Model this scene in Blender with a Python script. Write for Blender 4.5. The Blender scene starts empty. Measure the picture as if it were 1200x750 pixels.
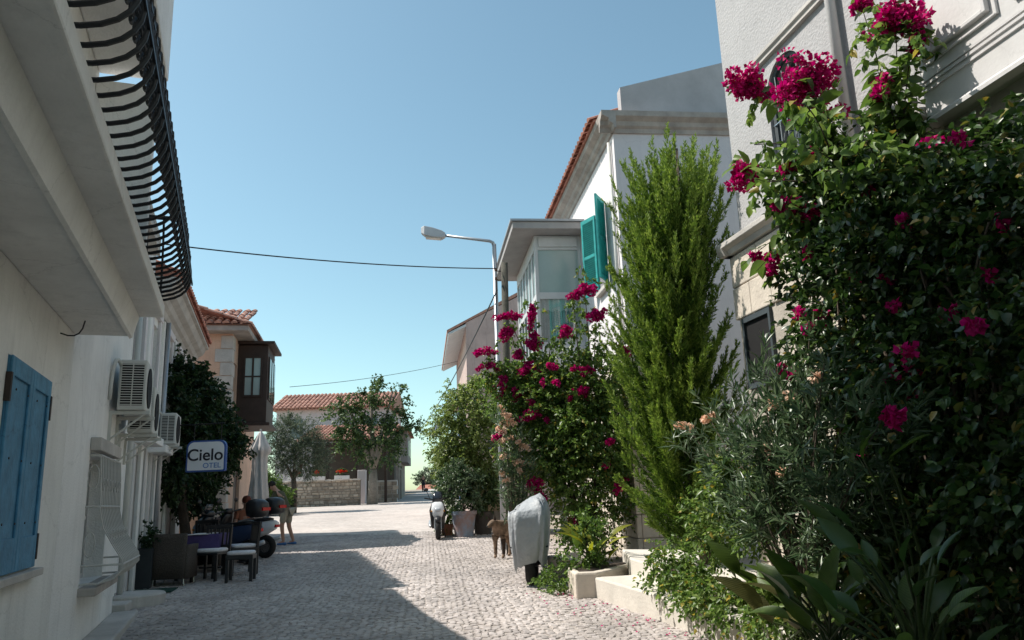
import bpy, bmesh, math, random
import numpy as np
from mathutils import Vector, Matrix
sc = bpy.context.scene
R = math.radians

# ------------------------------------------------------------------ camera, sky, sun, exposure
FPX, PITCH, ROLL = 905.0, math.atan(208/905.0), R(2.1)
cam_d = bpy.data.cameras.new('camera'); cam = bpy.data.objects.new('camera', cam_d); sc.collection.objects.link(cam)
cam_d.sensor_width = 36.0; cam_d.lens = 36.0*FPX/1200.0; cam_d.clip_start = .05; cam_d.clip_end = 4000
fwd = Vector((0, math.cos(PITCH), math.sin(PITCH))); r0 = Vector((1, 0, 0)); u0 = Vector((0, -math.sin(PITCH), math.cos(PITCH)))
cr = r0*math.cos(ROLL) - u0*math.sin(ROLL); cu = u0*math.cos(ROLL) + r0*math.sin(ROLL)
m = Matrix((cr, cu, -fwd)).transposed().to_4x4(); m.translation = (0, 0, 1.6); cam.matrix_world = m
sc.camera = cam
SUN_EL, SUN_AZ = R(52.5), math.atan2(-.98, .20)          # azimuth measured from +Y towards +X
w = bpy.data.worlds.new('World'); sc.world = w; w.use_nodes = True
nt = w.node_tree; bg = nt.nodes['Background']
sky = nt.nodes.new('ShaderNodeTexSky'); sky.sky_type = 'NISHITA'; sky.sun_disc = False
sky.sun_elevation = SUN_EL; sky.sun_rotation = SUN_AZ; sky.altitude = 0
sky.air_density = .95; sky.dust_density = .9; sky.ozone_density = 1.0
tint = nt.nodes.new('ShaderNodeVectorMath'); tint.operation = 'MULTIPLY'; tint.inputs[1].default_value = (.94,1.09,.91)
nt.links.new(sky.outputs[0], tint.inputs[0]); nt.links.new(tint.outputs[0], bg.inputs[0]); bg.inputs[1].default_value = .135
sd = bpy.data.lights.new('sun', 'SUN'); sd.energy = 4.6; sd.angle = R(.53); sd.color = (1, .94, .86)
sun = bpy.data.objects.new('sun', sd); sc.collection.objects.link(sun)
sdir = Vector((math.sin(SUN_AZ)*math.cos(SUN_EL), math.cos(SUN_AZ)*math.cos(SUN_EL), math.sin(SUN_EL)))
sun.rotation_euler = sdir.to_track_quat('Z', 'Y').to_euler(); sun.location = (-20, 0, 40)
vs = sc.view_settings; vs.view_transform = 'Standard'; vs.look = 'None'; vs.exposure = 0.47; vs.gamma = 1.0
sc.render.engine = 'CYCLES'; sc.cycles.use_denoising = True; sc.cycles.max_bounces = 6
sc.cycles.transparent_max_bounces = 6; sc.cycles.caustics_reflective = False; sc.cycles.caustics_refractive = False

# ------------------------------------------------------------------ helpers
rng = np.random.default_rng(7); random.seed(7)
COL = sc.collection
SLOPE = .031
def gz(y):
    return SLOPE*y if y < 95 else max(SLOPE*95 - (y-95)*.03, -6)

_M = {}
def mat(name, col, rough=.8, var=.12, scale=3.0, bump=.0, bscale=40.0, spec=.3, metal=0.0, col2=None, island=0.0, detail=5, stain=0.0):
    """principled material: two noise scales vary the colour, one gives fine relief"""
    if name in _M: return _M[name]
    M = bpy.data.materials.new(name); M.use_nodes = True; t = M.node_tree; b = t.nodes['Principled BSDF']
    b.inputs['Roughness'].default_value = rough; b.inputs['Metallic'].default_value = metal
    b.inputs['Specular IOR Level'].default_value = spec
    tc = t.nodes.new('ShaderNodeTexCoord'); n = t.nodes.new('ShaderNodeTexNoise')
    n.inputs['Scale'].default_value = scale; n.inputs['Detail'].default_value = detail; n.inputs['Roughness'].default_value = .62
    t.links.new(tc.outputs['Object'], n.inputs['Vector'])
    rp = t.nodes.new('ShaderNodeValToRGB'); rp.color_ramp.elements[0].position = .3; rp.color_ramp.elements[1].position = .72
    c = Vector(col[:3]); c2 = Vector(col2[:3]) if col2 else c
    rp.color_ramp.elements[0].color = (*[max(0, x*(1-var)) for x in c2], 1); rp.color_ramp.elements[1].color = (*[min(1, x*(1+var*.6)) for x in c], 1)
    t.links.new(n.outputs['Fac'], rp.inputs[0]); out = rp.outputs[0]
    if island:
        g = t.nodes.new('ShaderNodeNewGeometry'); mr = t.nodes.new('ShaderNodeMapRange')
        mr.inputs['To Min'].default_value = 1-island; mr.inputs['To Max'].default_value = 1+island*.7
        t.links.new(g.outputs['Random Per Island'], mr.inputs[0])
        mx = t.nodes.new('ShaderNodeVectorMath'); mx.operation = 'SCALE'
        t.links.new(out, mx.inputs[0]); t.links.new(mr.outputs[0], mx.inputs['Scale']); out = mx.outputs[0]
    if stain:                                    # rain streaks, blotches and hairline cracks in the render coat
        mp = t.nodes.new('ShaderNodeMapping'); mp.inputs['Scale'].default_value = (5,5,.45); t.links.new(tc.outputs['Object'], mp.inputs[0])
        ns = t.nodes.new('ShaderNodeTexNoise'); ns.inputs['Scale'].default_value = 1.6; ns.inputs['Detail'].default_value = 8; ns.inputs['Roughness'].default_value = .7; t.links.new(mp.outputs[0], ns.inputs['Vector'])
        nb = t.nodes.new('ShaderNodeTexNoise'); nb.inputs['Scale'].default_value = .9; nb.inputs['Detail'].default_value = 9; nb.inputs['Roughness'].default_value = .75; t.links.new(tc.outputs['Object'], nb.inputs['Vector'])
        m1 = t.nodes.new('ShaderNodeMapRange'); m1.inputs['From Min'].default_value = .5; m1.inputs['From Max'].default_value = .78; m1.inputs['To Min'].default_value = 1; m1.inputs['To Max'].default_value = 1-stain; t.links.new(ns.outputs['Fac'], m1.inputs[0])
        m2 = t.nodes.new('ShaderNodeMapRange'); m2.inputs['From Min'].default_value = .52; m2.inputs['From Max'].default_value = .70; m2.inputs['To Min'].default_value = 1; m2.inputs['To Max'].default_value = 1-stain*.7; t.links.new(nb.outputs['Fac'], m2.inputs[0])
        wv = t.nodes.new('ShaderNodeVectorMath'); wv.operation = 'MULTIPLY_ADD'; wv.inputs[1].default_value = (.5,.5,.5); t.links.new(nb.outputs['Color'], wv.inputs[0]); t.links.new(tc.outputs['Object'], wv.inputs[2])
        vo = t.nodes.new('ShaderNodeTexVoronoi'); vo.feature = 'DISTANCE_TO_EDGE'; vo.inputs['Scale'].default_value = .8; t.links.new(wv.outputs[0], vo.inputs['Vector'])
        m3 = t.nodes.new('ShaderNodeMapRange'); m3.inputs['From Min'].default_value = .0; m3.inputs['From Max'].default_value = .006; m3.inputs['To Min'].default_value = 1-stain*1.2; m3.inputs['To Max'].default_value = 1; t.links.new(vo.outputs['Distance'], m3.inputs[0])
        x1 = t.nodes.new('ShaderNodeMath'); x1.operation = 'MULTIPLY'; t.links.new(m1.outputs[0], x1.inputs[0]); t.links.new(m2.outputs[0], x1.inputs[1])
        x2 = t.nodes.new('ShaderNodeMath'); x2.operation = 'MULTIPLY'; t.links.new(x1.outputs[0], x2.inputs[0]); t.links.new(m3.outputs[0], x2.inputs[1])
        sv = t.nodes.new('ShaderNodeVectorMath'); sv.operation = 'SCALE'; t.links.new(out, sv.inputs[0]); t.links.new(x2.outputs[0], sv.inputs['Scale']); out = sv.outputs[0]
    t.links.new(out, b.inputs['Base Color'])
    if bump:
        n2 = t.nodes.new('ShaderNodeTexNoise'); n2.inputs['Scale'].default_value = bscale; n2.inputs['Detail'].default_value = 6
        t.links.new(tc.outputs['Object'], n2.inputs['Vector'])
        bp = t.nodes.new('ShaderNodeBump'); bp.inputs['Strength'].default_value = bump; bp.inputs['Distance'].default_value = .02
        t.links.new(n2.outputs['Fac'], bp.inputs['Height']); t.links.new(bp.outputs[0], b.inputs['Normal'])
    _M[name] = M; return M

def leafmat(name, c1, c2, c3, rough=.42, trans=.3, spec=.35, dead=None, veins=False):
    if name in _M: return _M[name]
    M = bpy.data.materials.new(name); M.use_nodes = True; t = M.node_tree; b = t.nodes['Principled BSDF']; o = t.nodes['Material Output']
    g = t.nodes.new('ShaderNodeNewGeometry'); rp = t.nodes.new('ShaderNodeValToRGB'); e = rp.color_ramp.elements
    e[0].color = (*c1, 1); e[1].color = (*c3, 1); k = rp.color_ramp.elements.new(.55); k.color = (*c2, 1)
    if dead:
        e[2].position = .955; k = rp.color_ramp.elements.new(.975); k.color = (*dead, 1)
    t.links.new(g.outputs['Random Per Island'], rp.inputs[0]); t.links.new(rp.outputs[0], b.inputs['Base Color'])
    b.inputs['Roughness'].default_value = rough; b.inputs['Specular IOR Level'].default_value = spec
    tr = t.nodes.new('ShaderNodeBsdfTranslucent'); mx = t.nodes.new('ShaderNodeMixShader'); mx.inputs[0].default_value = trans
    hs = t.nodes.new('ShaderNodeHueSaturation'); hs.inputs['Value'].default_value = 1.6; hs.inputs['Saturation'].default_value = 1.1
    t.links.new(rp.outputs[0], hs.inputs['Color']); t.links.new(hs.outputs[0], tr.inputs[0])
    t.links.new(b.outputs[0], mx.inputs[1]); t.links.new(tr.outputs[0], mx.inputs[2]); t.links.new(mx.outputs[0], o.inputs[0])
    if veins:                                    # fine parallel veins across a broad leaf
        tc = t.nodes.new('ShaderNodeTexCoord'); mp = t.nodes.new('ShaderNodeMapping'); mp.inputs['Rotation'].default_value = (0,0,.6); t.links.new(tc.outputs['Object'], mp.inputs[0])
        wv = t.nodes.new('ShaderNodeTexWave'); wv.inputs['Scale'].default_value = 26; wv.inputs['Distortion'].default_value = 1.5; t.links.new(mp.outputs[0], wv.inputs['Vector'])
        nz = t.nodes.new('ShaderNodeTexNoise'); nz.inputs['Scale'].default_value = 9; nz.inputs['Detail'].default_value = 6; t.links.new(tc.outputs['Object'], nz.inputs['Vector'])
        oi = t.nodes.new('ShaderNodeObjectInfo'); s1 = t.nodes.new('ShaderNodeMapRange'); s1.inputs['To Min'].default_value = .55; s1.inputs['To Max'].default_value = 1.35; t.links.new(oi.outputs['Random'], s1.inputs[0])
        s2 = t.nodes.new('ShaderNodeMapRange'); s2.inputs['From Min'].default_value = .3; s2.inputs['From Max'].default_value = .7; s2.inputs['To Min'].default_value = .7; s2.inputs['To Max'].default_value = 1.2; t.links.new(nz.outputs['Fac'], s2.inputs[0])
        mm = t.nodes.new('ShaderNodeMath'); mm.operation = 'MULTIPLY'; t.links.new(s1.outputs[0], mm.inputs[0]); t.links.new(s2.outputs[0], mm.inputs[1])
        vm = t.nodes.new('ShaderNodeVectorMath'); vm.operation = 'SCALE'; t.links.new(rp.outputs[0], vm.inputs[0]); t.links.new(mm.outputs[0], vm.inputs['Scale'])
        t.links.new(vm.outputs[0], b.inputs['Base Color']); t.links.new(vm.outputs[0], hs.inputs['Color'])
        bp = t.nodes.new('ShaderNodeBump'); bp.inputs['Strength'].default_value = .35; bp.inputs['Distance'].default_value = .004; t.links.new(wv.outputs['Fac'], bp.inputs['Height']); t.links.new(bp.outputs[0], b.inputs['Normal'])
    _M[name] = M; return M

def glassmat(name, col, rough=.06):
    if name in _M: return _M[name]
    M = mat(name, col, rough, .1, 1.5, spec=.6); return M

class MB:
    """collects boxes, tubes, lofts; build() links them as ONE mesh object"""
    def __init__(s): s.v = []; s.f = []
    def add(s, V, Fc):
        k = len(s.v); s.v += [tuple(p) for p in V]; s.f += [tuple(i+k for i in q) for q in Fc]; return s
    def box(s, x0, x1, y0, y1, z0, z1):
        return s.add([(x0,y0,z0),(x1,y0,z0),(x1,y1,z0),(x0,y1,z0),(x0,y0,z1),(x1,y0,z1),(x1,y1,z1),(x0,y1,z1)],
                     [(0,3,2,1),(4,5,6,7),(0,1,5,4),(1,2,6,5),(2,3,7,6),(3,0,4,7)])
    def obox(s, c, size, rz=0, rx=0, ry=0):
        M = Matrix.Translation(c) @ Matrix.Rotation(rz,4,'Z') @ Matrix.Rotation(ry,4,'Y') @ Matrix.Rotation(rx,4,'X')
        a,b,d = [k/2 for k in size]
        V = [M @ Vector(p) for p in ((-a,-b,-d),(a,-b,-d),(a,b,-d),(-a,b,-d),(-a,-b,d),(a,-b,d),(a,b,d),(-a,b,d))]
        return s.add(V, [(0,3,2,1),(4,5,6,7),(0,1,5,4),(1,2,6,5),(2,3,7,6),(3,0,4,7)])
    def prism(s, poly, axis, a, b):
        """polygon extruded along axis 'x','y' or 'z' from a to b"""
        def P(p, t): return {'x': (t,p[0],p[1]), 'y': (p[0],t,p[1]), 'z': (p[0],p[1],t)}[axis]
        n = len(poly); V = [P(p,a) for p in poly]+[P(p,b) for p in poly]
        return s.add(V, [tuple(range(n))[::-1], tuple(range(n,2*n))]+[(i,(i+1)%n,n+(i+1)%n,n+i) for i in range(n)])
    def tube(s, pts, r, n=6, caps=True):
        pts = [Vector(p) for p in pts]; N = len(pts); rs = r if isinstance(r,(list,tuple)) else [r]*N
        V = []; Fc = []; up = None
        for i,p in enumerate(pts):
            d = (pts[min(i+1,N-1)]-pts[max(i-1,0)]).normalized()
            if up is None: up = Vector((0,0,1)) if abs(d.z) < .9 else Vector((1,0,0))
            a = d.cross(up).normalized(); b = a.cross(d).normalized(); up = b
            for k in range(n):
                t = 2*math.pi*k/n; V.append(p + a*rs[i]*math.cos(t) + b*rs[i]*math.sin(t))
        for i in range(N-1):
            for k in range(n): Fc.append((i*n+k, i*n+(k+1)%n, (i+1)*n+(k+1)%n, (i+1)*n+k))
        if caps: Fc += [tuple(range(n))[::-1], tuple((N-1)*n+k for k in range(n))]
        return s.add(V, Fc)
    def lathe(s, prof, c=(0,0,0), n=16, axis='z'):
        V = []; Fc = []; N = len(prof)
        for r,z in prof:
            for k in range(n):
                t = 2*math.pi*k/n; q = (r*math.cos(t), r*math.sin(t), z)
                if axis == 'y': q = (q[0], q[2], q[1])
                if axis == 'x': q = (q[2], q[0], q[1])
                V.append((c[0]+q[0], c[1]+q[1], c[2]+q[2]))
        for i in range(N-1):
            for k in range(n): Fc.append((i*n+k, i*n+(k+1)%n, (i+1)*n+(k+1)%n, (i+1)*n+k))
        Fc += [tuple(range(n))[::-1], tuple((N-1)*n+k for k in range(n))]
        return s.add(V, Fc)
    def loft(s, rings, caps=True):
        n = len(rings[0]); V = [p for r_ in rings for p in r_]; Fc = []
        for i in range(len(rings)-1):
            for k in range(n): Fc.append((i*n+k, i*n+(k+1)%n, (i+1)*n+(k+1)%n, (i+1)*n+k))
        if caps: Fc += [tuple(range(n))[::-1], tuple((len(rings)-1)*n+k for k in range(n))]
        return s.add(V, Fc)
    def build(s, name, material, parent=None, dz=0, bevel=0, smooth=False, subsurf=0, kind=None):
        me = bpy.data.meshes.new(name)
        me.from_pydata([(p[0],p[1],p[2]-dz) for p in s.v], [], s.f); me.materials.append(material)
        bm = bmesh.new(); bm.from_mesh(me); bmesh.ops.recalc_face_normals(bm, faces=bm.faces); bm.to_mesh(me); bm.free()
        if smooth: me.polygons.foreach_set('use_smooth', [True]*len(me.polygons))
        o = bpy.data.objects.new(name, me); COL.objects.link(o)
        if parent: o.parent = parent
        if bevel:
            b = o.modifiers.new('bevel','BEVEL'); b.width = bevel; b.segments = 2; b.limit_method = 'ANGLE'; b.angle_limit = R(50)
        if subsurf:
            b = o.modifiers.new('sub','SUBSURF'); b.levels = subsurf; b.render_levels = subsurf
        if kind: o['kind'] = kind
        return o

def tag(o, label, cat, group=None, kind=None):
    o['label'] = label; o['category'] = cat
    if group: o['group'] = group
    if kind: o['kind'] = kind
    return o
def thing(name, label, cat, loc=(0,0,0), rz=0, group=None):
    o = bpy.data.objects.new(name, None); COL.objects.link(o); o.location = loc; o.rotation_euler = (0,0,rz); o.empty_display_size = .1
    return tag(o, label, cat, group)
def copy_tree(o, parent=None):
    c = o.copy(); COL.objects.link(c)
    if parent: c.parent = parent
    for ch in list(o.children): copy_tree(ch, c)
    return c
def ell(n, a, b, p=2.5):
    out = []
    for k in range(n):
        t = 2*math.pi*k/n; ct, st = math.cos(t), math.sin(t)
        out.append((a*math.copysign(abs(ct)**(2/p), ct), b*math.copysign(abs(st)**(2/p), st)))
    return out
def bez(p0, p1, p2, n=8):
    p0,p1,p2 = Vector(p0),Vector(p1),Vector(p2)
    return [p0*(1-t)**2 + p1*2*t*(1-t) + p2*t*t for t in [i/n for i in range(n+1)]]

# ---- numpy foliage
def unit(a): return a/np.maximum(np.linalg.norm(a, axis=-1, keepdims=True), 1e-6)
def tri_mesh(name, V, T, material, parent, smooth=False):
    me = bpy.data.meshes.new(name); me.vertices.add(len(V)); me.vertices.foreach_set('co', V.astype(np.float32).ravel())
    n = len(T); me.loops.add(n*3); me.loops.foreach_set('vertex_index', T.astype(np.int32).ravel())
    me.polygons.add(n); me.polygons.foreach_set('loop_start', np.arange(0, n*3, 3, dtype=np.int32))
    me.update(calc_edges=True); me.materials.append(material)
    o = bpy.data.objects.new(name, me); COL.objects.link(o); o.parent = parent
    return o
def leaf_arrays(pos, d, nrm, L, W, fold=.25, curl=.15, mid=.42):
    d = unit(d); s = unit(np.cross(d, nrm)); nn = np.cross(s, d)
    L = L[:,None]; W = W[:,None]
    a = pos; tip = pos + d*L - nn*L*curl
    l = pos + d*L*mid + s*W*.5 + nn*W*fold; r = pos + d*L*mid - s*W*.5 + nn*W*fold
    c = pos + d*L*.5
    V = np.stack([a, l, tip, r], 1).reshape(-1, 3); k = np.arange(len(pos))[:,None]*4
    T = np.concatenate([k+np.array([[0,2,1]]), k+np.array([[0,3,2]])], 1).reshape(-1, 3)
    return V, T
def leaf_arrays8(pos, d, nrm, L, W, fold=.22, curl=.22):
    """fuller leaf: midrib and two bulged edges, 8 triangles"""
    d = unit(d); s = unit(np.cross(d, nrm)); nn = np.cross(s, d); L = L[:,None]; W = W[:,None]
    at = lambda t: pos + d*L*t - nn*L*curl*t*t
    a, m1, m2, tip = at(0), at(.33), at(.66), at(1.0)
    l1 = at(.28)+s*W*.46+nn*W*fold; r1 = at(.28)-s*W*.46+nn*W*fold; l2 = at(.62)+s*W*.40+nn*W*fold*.9; r2 = at(.62)-s*W*.40+nn*W*fold*.9
    V = np.stack([a,m1,m2,tip,l1,l2,r1,r2], 1).reshape(-1,3); k = np.arange(len(pos))[:,None]*8
    T = np.concatenate([k+np.array([t]) for t in ((0,1,4),(1,5,4),(1,2,5),(2,3,5),(0,6,1),(1,6,7),(1,7,2),(2,7,3))], 1).reshape(-1,3)
    return V, T
def sprigs(o, d, L, n, ll, lw, g, droop=.25, ang=.9, jit=.25, upn=.8, lvar=.35):
    """leaves set along N twigs: origins o, directions d, twig lengths L, n leaves each"""
    N = len(o); t = (np.arange(n)[None,:]+g.random((N,n)))/n; t = t**.8
    d = unit(d); P = o[:,None,:] + d[:,None,:]*(L[:,None]*t)[...,None]
    P[...,2] -= droop*L[:,None]*t*t
    rnd = g.normal(size=(N,n,3)); dd = np.repeat(d[:,None,:], n, 1)
    side = unit(rnd - dd*np.sum(rnd*dd, -1, keepdims=True))
    ld = unit(dd*math.cos(ang) + side*math.sin(ang) + g.normal(size=(N,n,3))*jit); ld[...,2] -= droop*.8
    nr = g.normal(size=(N,n,3))*.55; nr[...,2] += upn; nr += side*.15
    sz = 1 + (g.random((N,n))-.5)*2*lvar
    f = lambda a: a.reshape(-1, 3)
    return f(P), f(ld), f(nr), (ll*sz).ravel(), (lw*sz).ravel()
def blob_points(blobs, N, g, inner=.45):
    """random points near the skin of ellipsoids (c, r, weight) with their outward directions"""
    wts = np.array([b[2] for b in blobs], float); wts /= wts.sum(); idx = g.choice(len(blobs), N, p=wts)
    C = np.array([b[0] for b in blobs])[idx]; Rr = np.array([b[1] for b in blobs])[idx]
    d = unit(g.normal(size=(N,3))); nc = max(6,N//9); hub = unit(g.normal(size=(nc,3))); hi = g.integers(0,nc,N); d = unit(np.where((g.random(N) < .62)[:,None], hub[hi]+d*.22, d)); idx = np.where(g.random(N) < 2, (hi*7919) % 1000003, idx); wq = np.cumsum(wts); idx = np.minimum(np.searchsorted(wq, ((idx*.6180339) % 1.0)), len(blobs)-1); C = np.array([b[0] for b in blobs])[idx]; Rr = np.array([b[1] for b in blobs])[idx]; r = inner + (1-inner)*g.random(N)**.6; r *= .86+.28*((hi*.7548776) % 1.0)
    lump = 1 + .16*np.sin(5*d[:,0]+idx) * np.cos(4*d[:,2]+2*idx)
    return C + d*Rr*(r*lump)[:,None], d
def foliage(name, material, parent, blobs, N, n, L, ll, lw, g, up=.35, droop=.25, inner=.45, rand=.6, base=(0,0,0), full=False, **kw):
    o, d = blob_points(blobs, N, g, inner); d = d + g.normal(size=d.shape)*rand*.6; d[:,2] += up
    a = sprigs(o, d, L*(.6+.8*g.random(N)), n, ll, lw, g, droop, **kw)
    V, T = (leaf_arrays8 if full else leaf_arrays)(*a); ob = tri_mesh(name, V-np.array(base), T, material, parent); ob['kind'] = 'stuff'; return ob
def cluster(name, material, parent, c, a, b, g, base, dens=1.0, size=.035):
    """one blossom truss: many small folded bracts on a lumpy ellipsoid"""
    n = int(max(30, 620*dens*(a*b)/.05)); n = min(n, 1500)
    ns = max(3, int(n/26)); ax = unit(g.normal(size=3)*np.array([1,.6,.5])); tt = np.linspace(-1,1,ns)+g.normal(size=ns)*.15
    cen = tt[:,None]*ax*np.array([a,a*.7,b])*.62 + g.normal(size=(ns,3))*np.array([a,a*.8,b])*.24; cen[:,2] -= .25*b*tt*tt
    i = g.integers(0, ns, n); d = unit(g.normal(size=(n,3))); rs_ = (.5+.7*g.random(ns))[i][:,None]; rr = np.array([max(.028,a*.33), max(.028,a*.3), max(.028,b*.33)])*rs_
    p = np.array(c) + cen[i] + d*rr*(.4+.6*g.random(n))[:,None]
    ld = unit(d + g.normal(size=(n,3))*.6); nr = g.normal(size=(n,3))+d*.6
    s = size*(.7+.6*g.random(n)); V, T = leaf_arrays(p, ld, nr, s, s*.9, .3, .1, .5)
    return tri_mesh(name, V-np.array(base), T, material, parent)

# ------------------------------------------------------------------ materials
M_cream = mat('stucco_cream', (.77,.76,.73), .9, .10, 1.3, .35, 45, stain=.15)
M_white = mat('stucco_white', (.82,.81,.79), .9, .10, 1.1, .35, 50, stain=.15)
M_soffit = mat('soffit_plaster', (.76,.75,.72), .9, .12, 1.6, .3, 40, stain=.16)
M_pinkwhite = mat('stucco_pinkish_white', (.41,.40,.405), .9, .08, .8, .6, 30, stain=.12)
M_h2 = mat('smooth_render_offwhite', (.72,.68,.69), .9, .07, .7, .25, 50, stain=.1)
M_paint = mat('white_painted_wood', (.58,.565,.56), .6, .07, 1.5, .1, 30, stain=.08)
M_conc = mat('weathered_concrete', (.42,.38,.35), .9, .35, 2.2, .35, 30)
M_conc2 = mat('pale_concrete', (.52,.49,.46), .9, .25, 2.0, .3, 30)
M_iron = mat('black_iron', (.012,.013,.016), .5, .2, 8, spec=.35)
M_blue = mat('blue_shutter_paint', (.075,.24,.39), .6, .3, 7, .3, 30, spec=.25, stain=.3)
M_blue2 = mat('blue_shutter_panel', (.04,.175,.32), .55, .2, 5, .12, 25, spec=.3)
M_teal = mat('teal_shutter_paint', (.02,.31,.30), .55, .3, 6, .2, 30, stain=.2)
M_rust = mat('dark_hinge', (.05,.035,.03), .8, .3, 20)
M_stone = mat('limestone_block', (.62,.55,.47), .9, .2, 4, .35, 25, island=.0)
M_ledge = mat('pale_ledge_render', (.60,.56,.50), .9, .14, 3, .25, 30)
M_tile = mat('terracotta_tile', (.40,.17,.12), .85, .35, 6, .2, 30, island=.35)
M_tilef = mat('faded_terracotta_tile', (.44,.24,.185), .9, .3, 6, .2, 30, island=.3)
M_peach = mat('peach_render', (.66,.45,.34), .9, .16, 1.5, .3, 40, stain=.2)
M_pinkwall = mat('pink_grey_render', (.52,.40,.37), .9, .25, .8, .3, 30, stain=.25)
M_brown = mat('dark_brown_wood', (.055,.035,.028), .6, .25, 6, .1, 30)
M_black = mat('black_plastic', (.014,.014,.016), .4, .2, 10, spec=.5)
M_rubber = mat('tyre_rubber', (.02,.02,.02), .85, .2, 20)
M_whitep = mat('white_vehicle_paint', (.72,.73,.75), .25, .03, 2, spec=.5)
M_navyp = mat('navy_vehicle_paint', (.03,.05,.11), .3, .1, 2, spec=.5)
M_metal = mat('galvanised_metal', (.42,.43,.45), .45, .15, 5, metal=.6)
M_chrome = mat('bright_metal', (.6,.6,.6), .25, .08, 5, metal=.9)
M_glass = glassmat('window_glass', (.10,.13,.14))
M_glassm = glassmat('milky_glass', (.34,.42,.41), .15)
M_darkhole = mat('dark_interior', (.012,.012,.013), .9, .2, 3)
M_bark = mat('bark', (.14,.11,.085), .95, .4, 9, .6, 30)
M_darkbark = mat('dark_bark', (.06,.045,.035), .95, .4, 9, .6, 30)
M_woodpole = mat('weathered_pole_wood', (.085,.08,.065), .95, .35, 6, .5, 30)
M_acw = mat('aircon_case', (.55,.55,.52), .6, .08, 3, .05)
M_cushion = mat('white_cushion', (.66,.64,.66), .95, .18, 14, .3, 60)
M_wicker = mat('wicker_brown', (.09,.075,.065), .9, .35, 40, .7, 90)
M_cloth = mat('white_canvas', (.66,.62,.60), .9, .1, 5, .2, 60)
M_cover = mat('grey_cover_fabric', (.36,.38,.40), .5, .14, 5, 1.0, 13, spec=.35)
M_soil = mat('soil', (.06,.045,.035), 1, .4, 10, .8, 30)
M_skin = mat('skin', (.42,.24,.17), .6, .08, 6)
M_hair = mat('dark_hair', (.02,.016,.014), .7, .2, 20)

L_boug = leafmat('bougainvillea_leaf', (.014,.034,.010), (.036,.075,.019), (.10,.16,.04), .36, .2, .45, (.26,.20,.05))
L_boug2 = leafmat('bougainvillea_leaf_light', (.045,.09,.02), (.11,.18,.042), (.22,.30,.08), .42, .34, .35, (.34,.27,.06))
L_ole = leafmat('oleander_leaf', (.045,.085,.04), (.08,.125,.06), (.15,.20,.11), .35, .25, .5)
L_cyp = leafmat('cypress_needle', (.03,.065,.012), (.075,.135,.022), (.16,.24,.045), .6, .28, .2)
L_cypt = leafmat('cypress_lit_new_growth', (.085,.145,.024), (.17,.255,.048), (.31,.385,.09), .6, .32, .2)  # paler new growth; also puts the sunlit look of plume tips into colour
L_vine = leafmat('dark_vine_leaf', (.012,.028,.012), (.025,.05,.02), (.05,.085,.03))
L_tree = leafmat('mulberry_leaf', (.03,.06,.022), (.06,.10,.035), (.12,.17,.06))
L_olive = leafmat('olive_leaf', (.04,.06,.035), (.08,.105,.065), (.14,.165,.11))
L_jas = leafmat('jasmine_leaf', (.085,.125,.035), (.165,.22,.06), (.30,.34,.13), .42, .4)
L_light = leafmat('light_shrub_leaf', (.05,.10,.02), (.10,.17,.035), (.18,.26,.06))
L_canna = leafmat('canna_leaf', (.035,.075,.018), (.07,.12,.025), (.16,.18,.03), .35, .3, .4, veins=True)
L_cannar = leafmat('bronze_canna_leaf', (.05,.025,.02), (.07,.07,.025), (.09,.10,.03), .35, .3, .4, veins=True)
L_cannay = leafmat('yellow_canna_leaf', (.16,.20,.03), (.28,.30,.04), (.40,.36,.05), .35, .4, .4, veins=True)
F_mag = leafmat('magenta_bract', (.30,.004,.075), (.44,.008,.125), (.58,.02,.20), .6, .25, .1)
F_peach = leafmat('peach_oleander_flower', (.70,.45,.33), (.80,.58,.44), (.85,.70,.58), .6, .3, .1)
F_red = leafmat('red_flower', (.45,.02,.02), (.55,.05,.03), (.6,.12,.05), .6, .3, .1)
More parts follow.
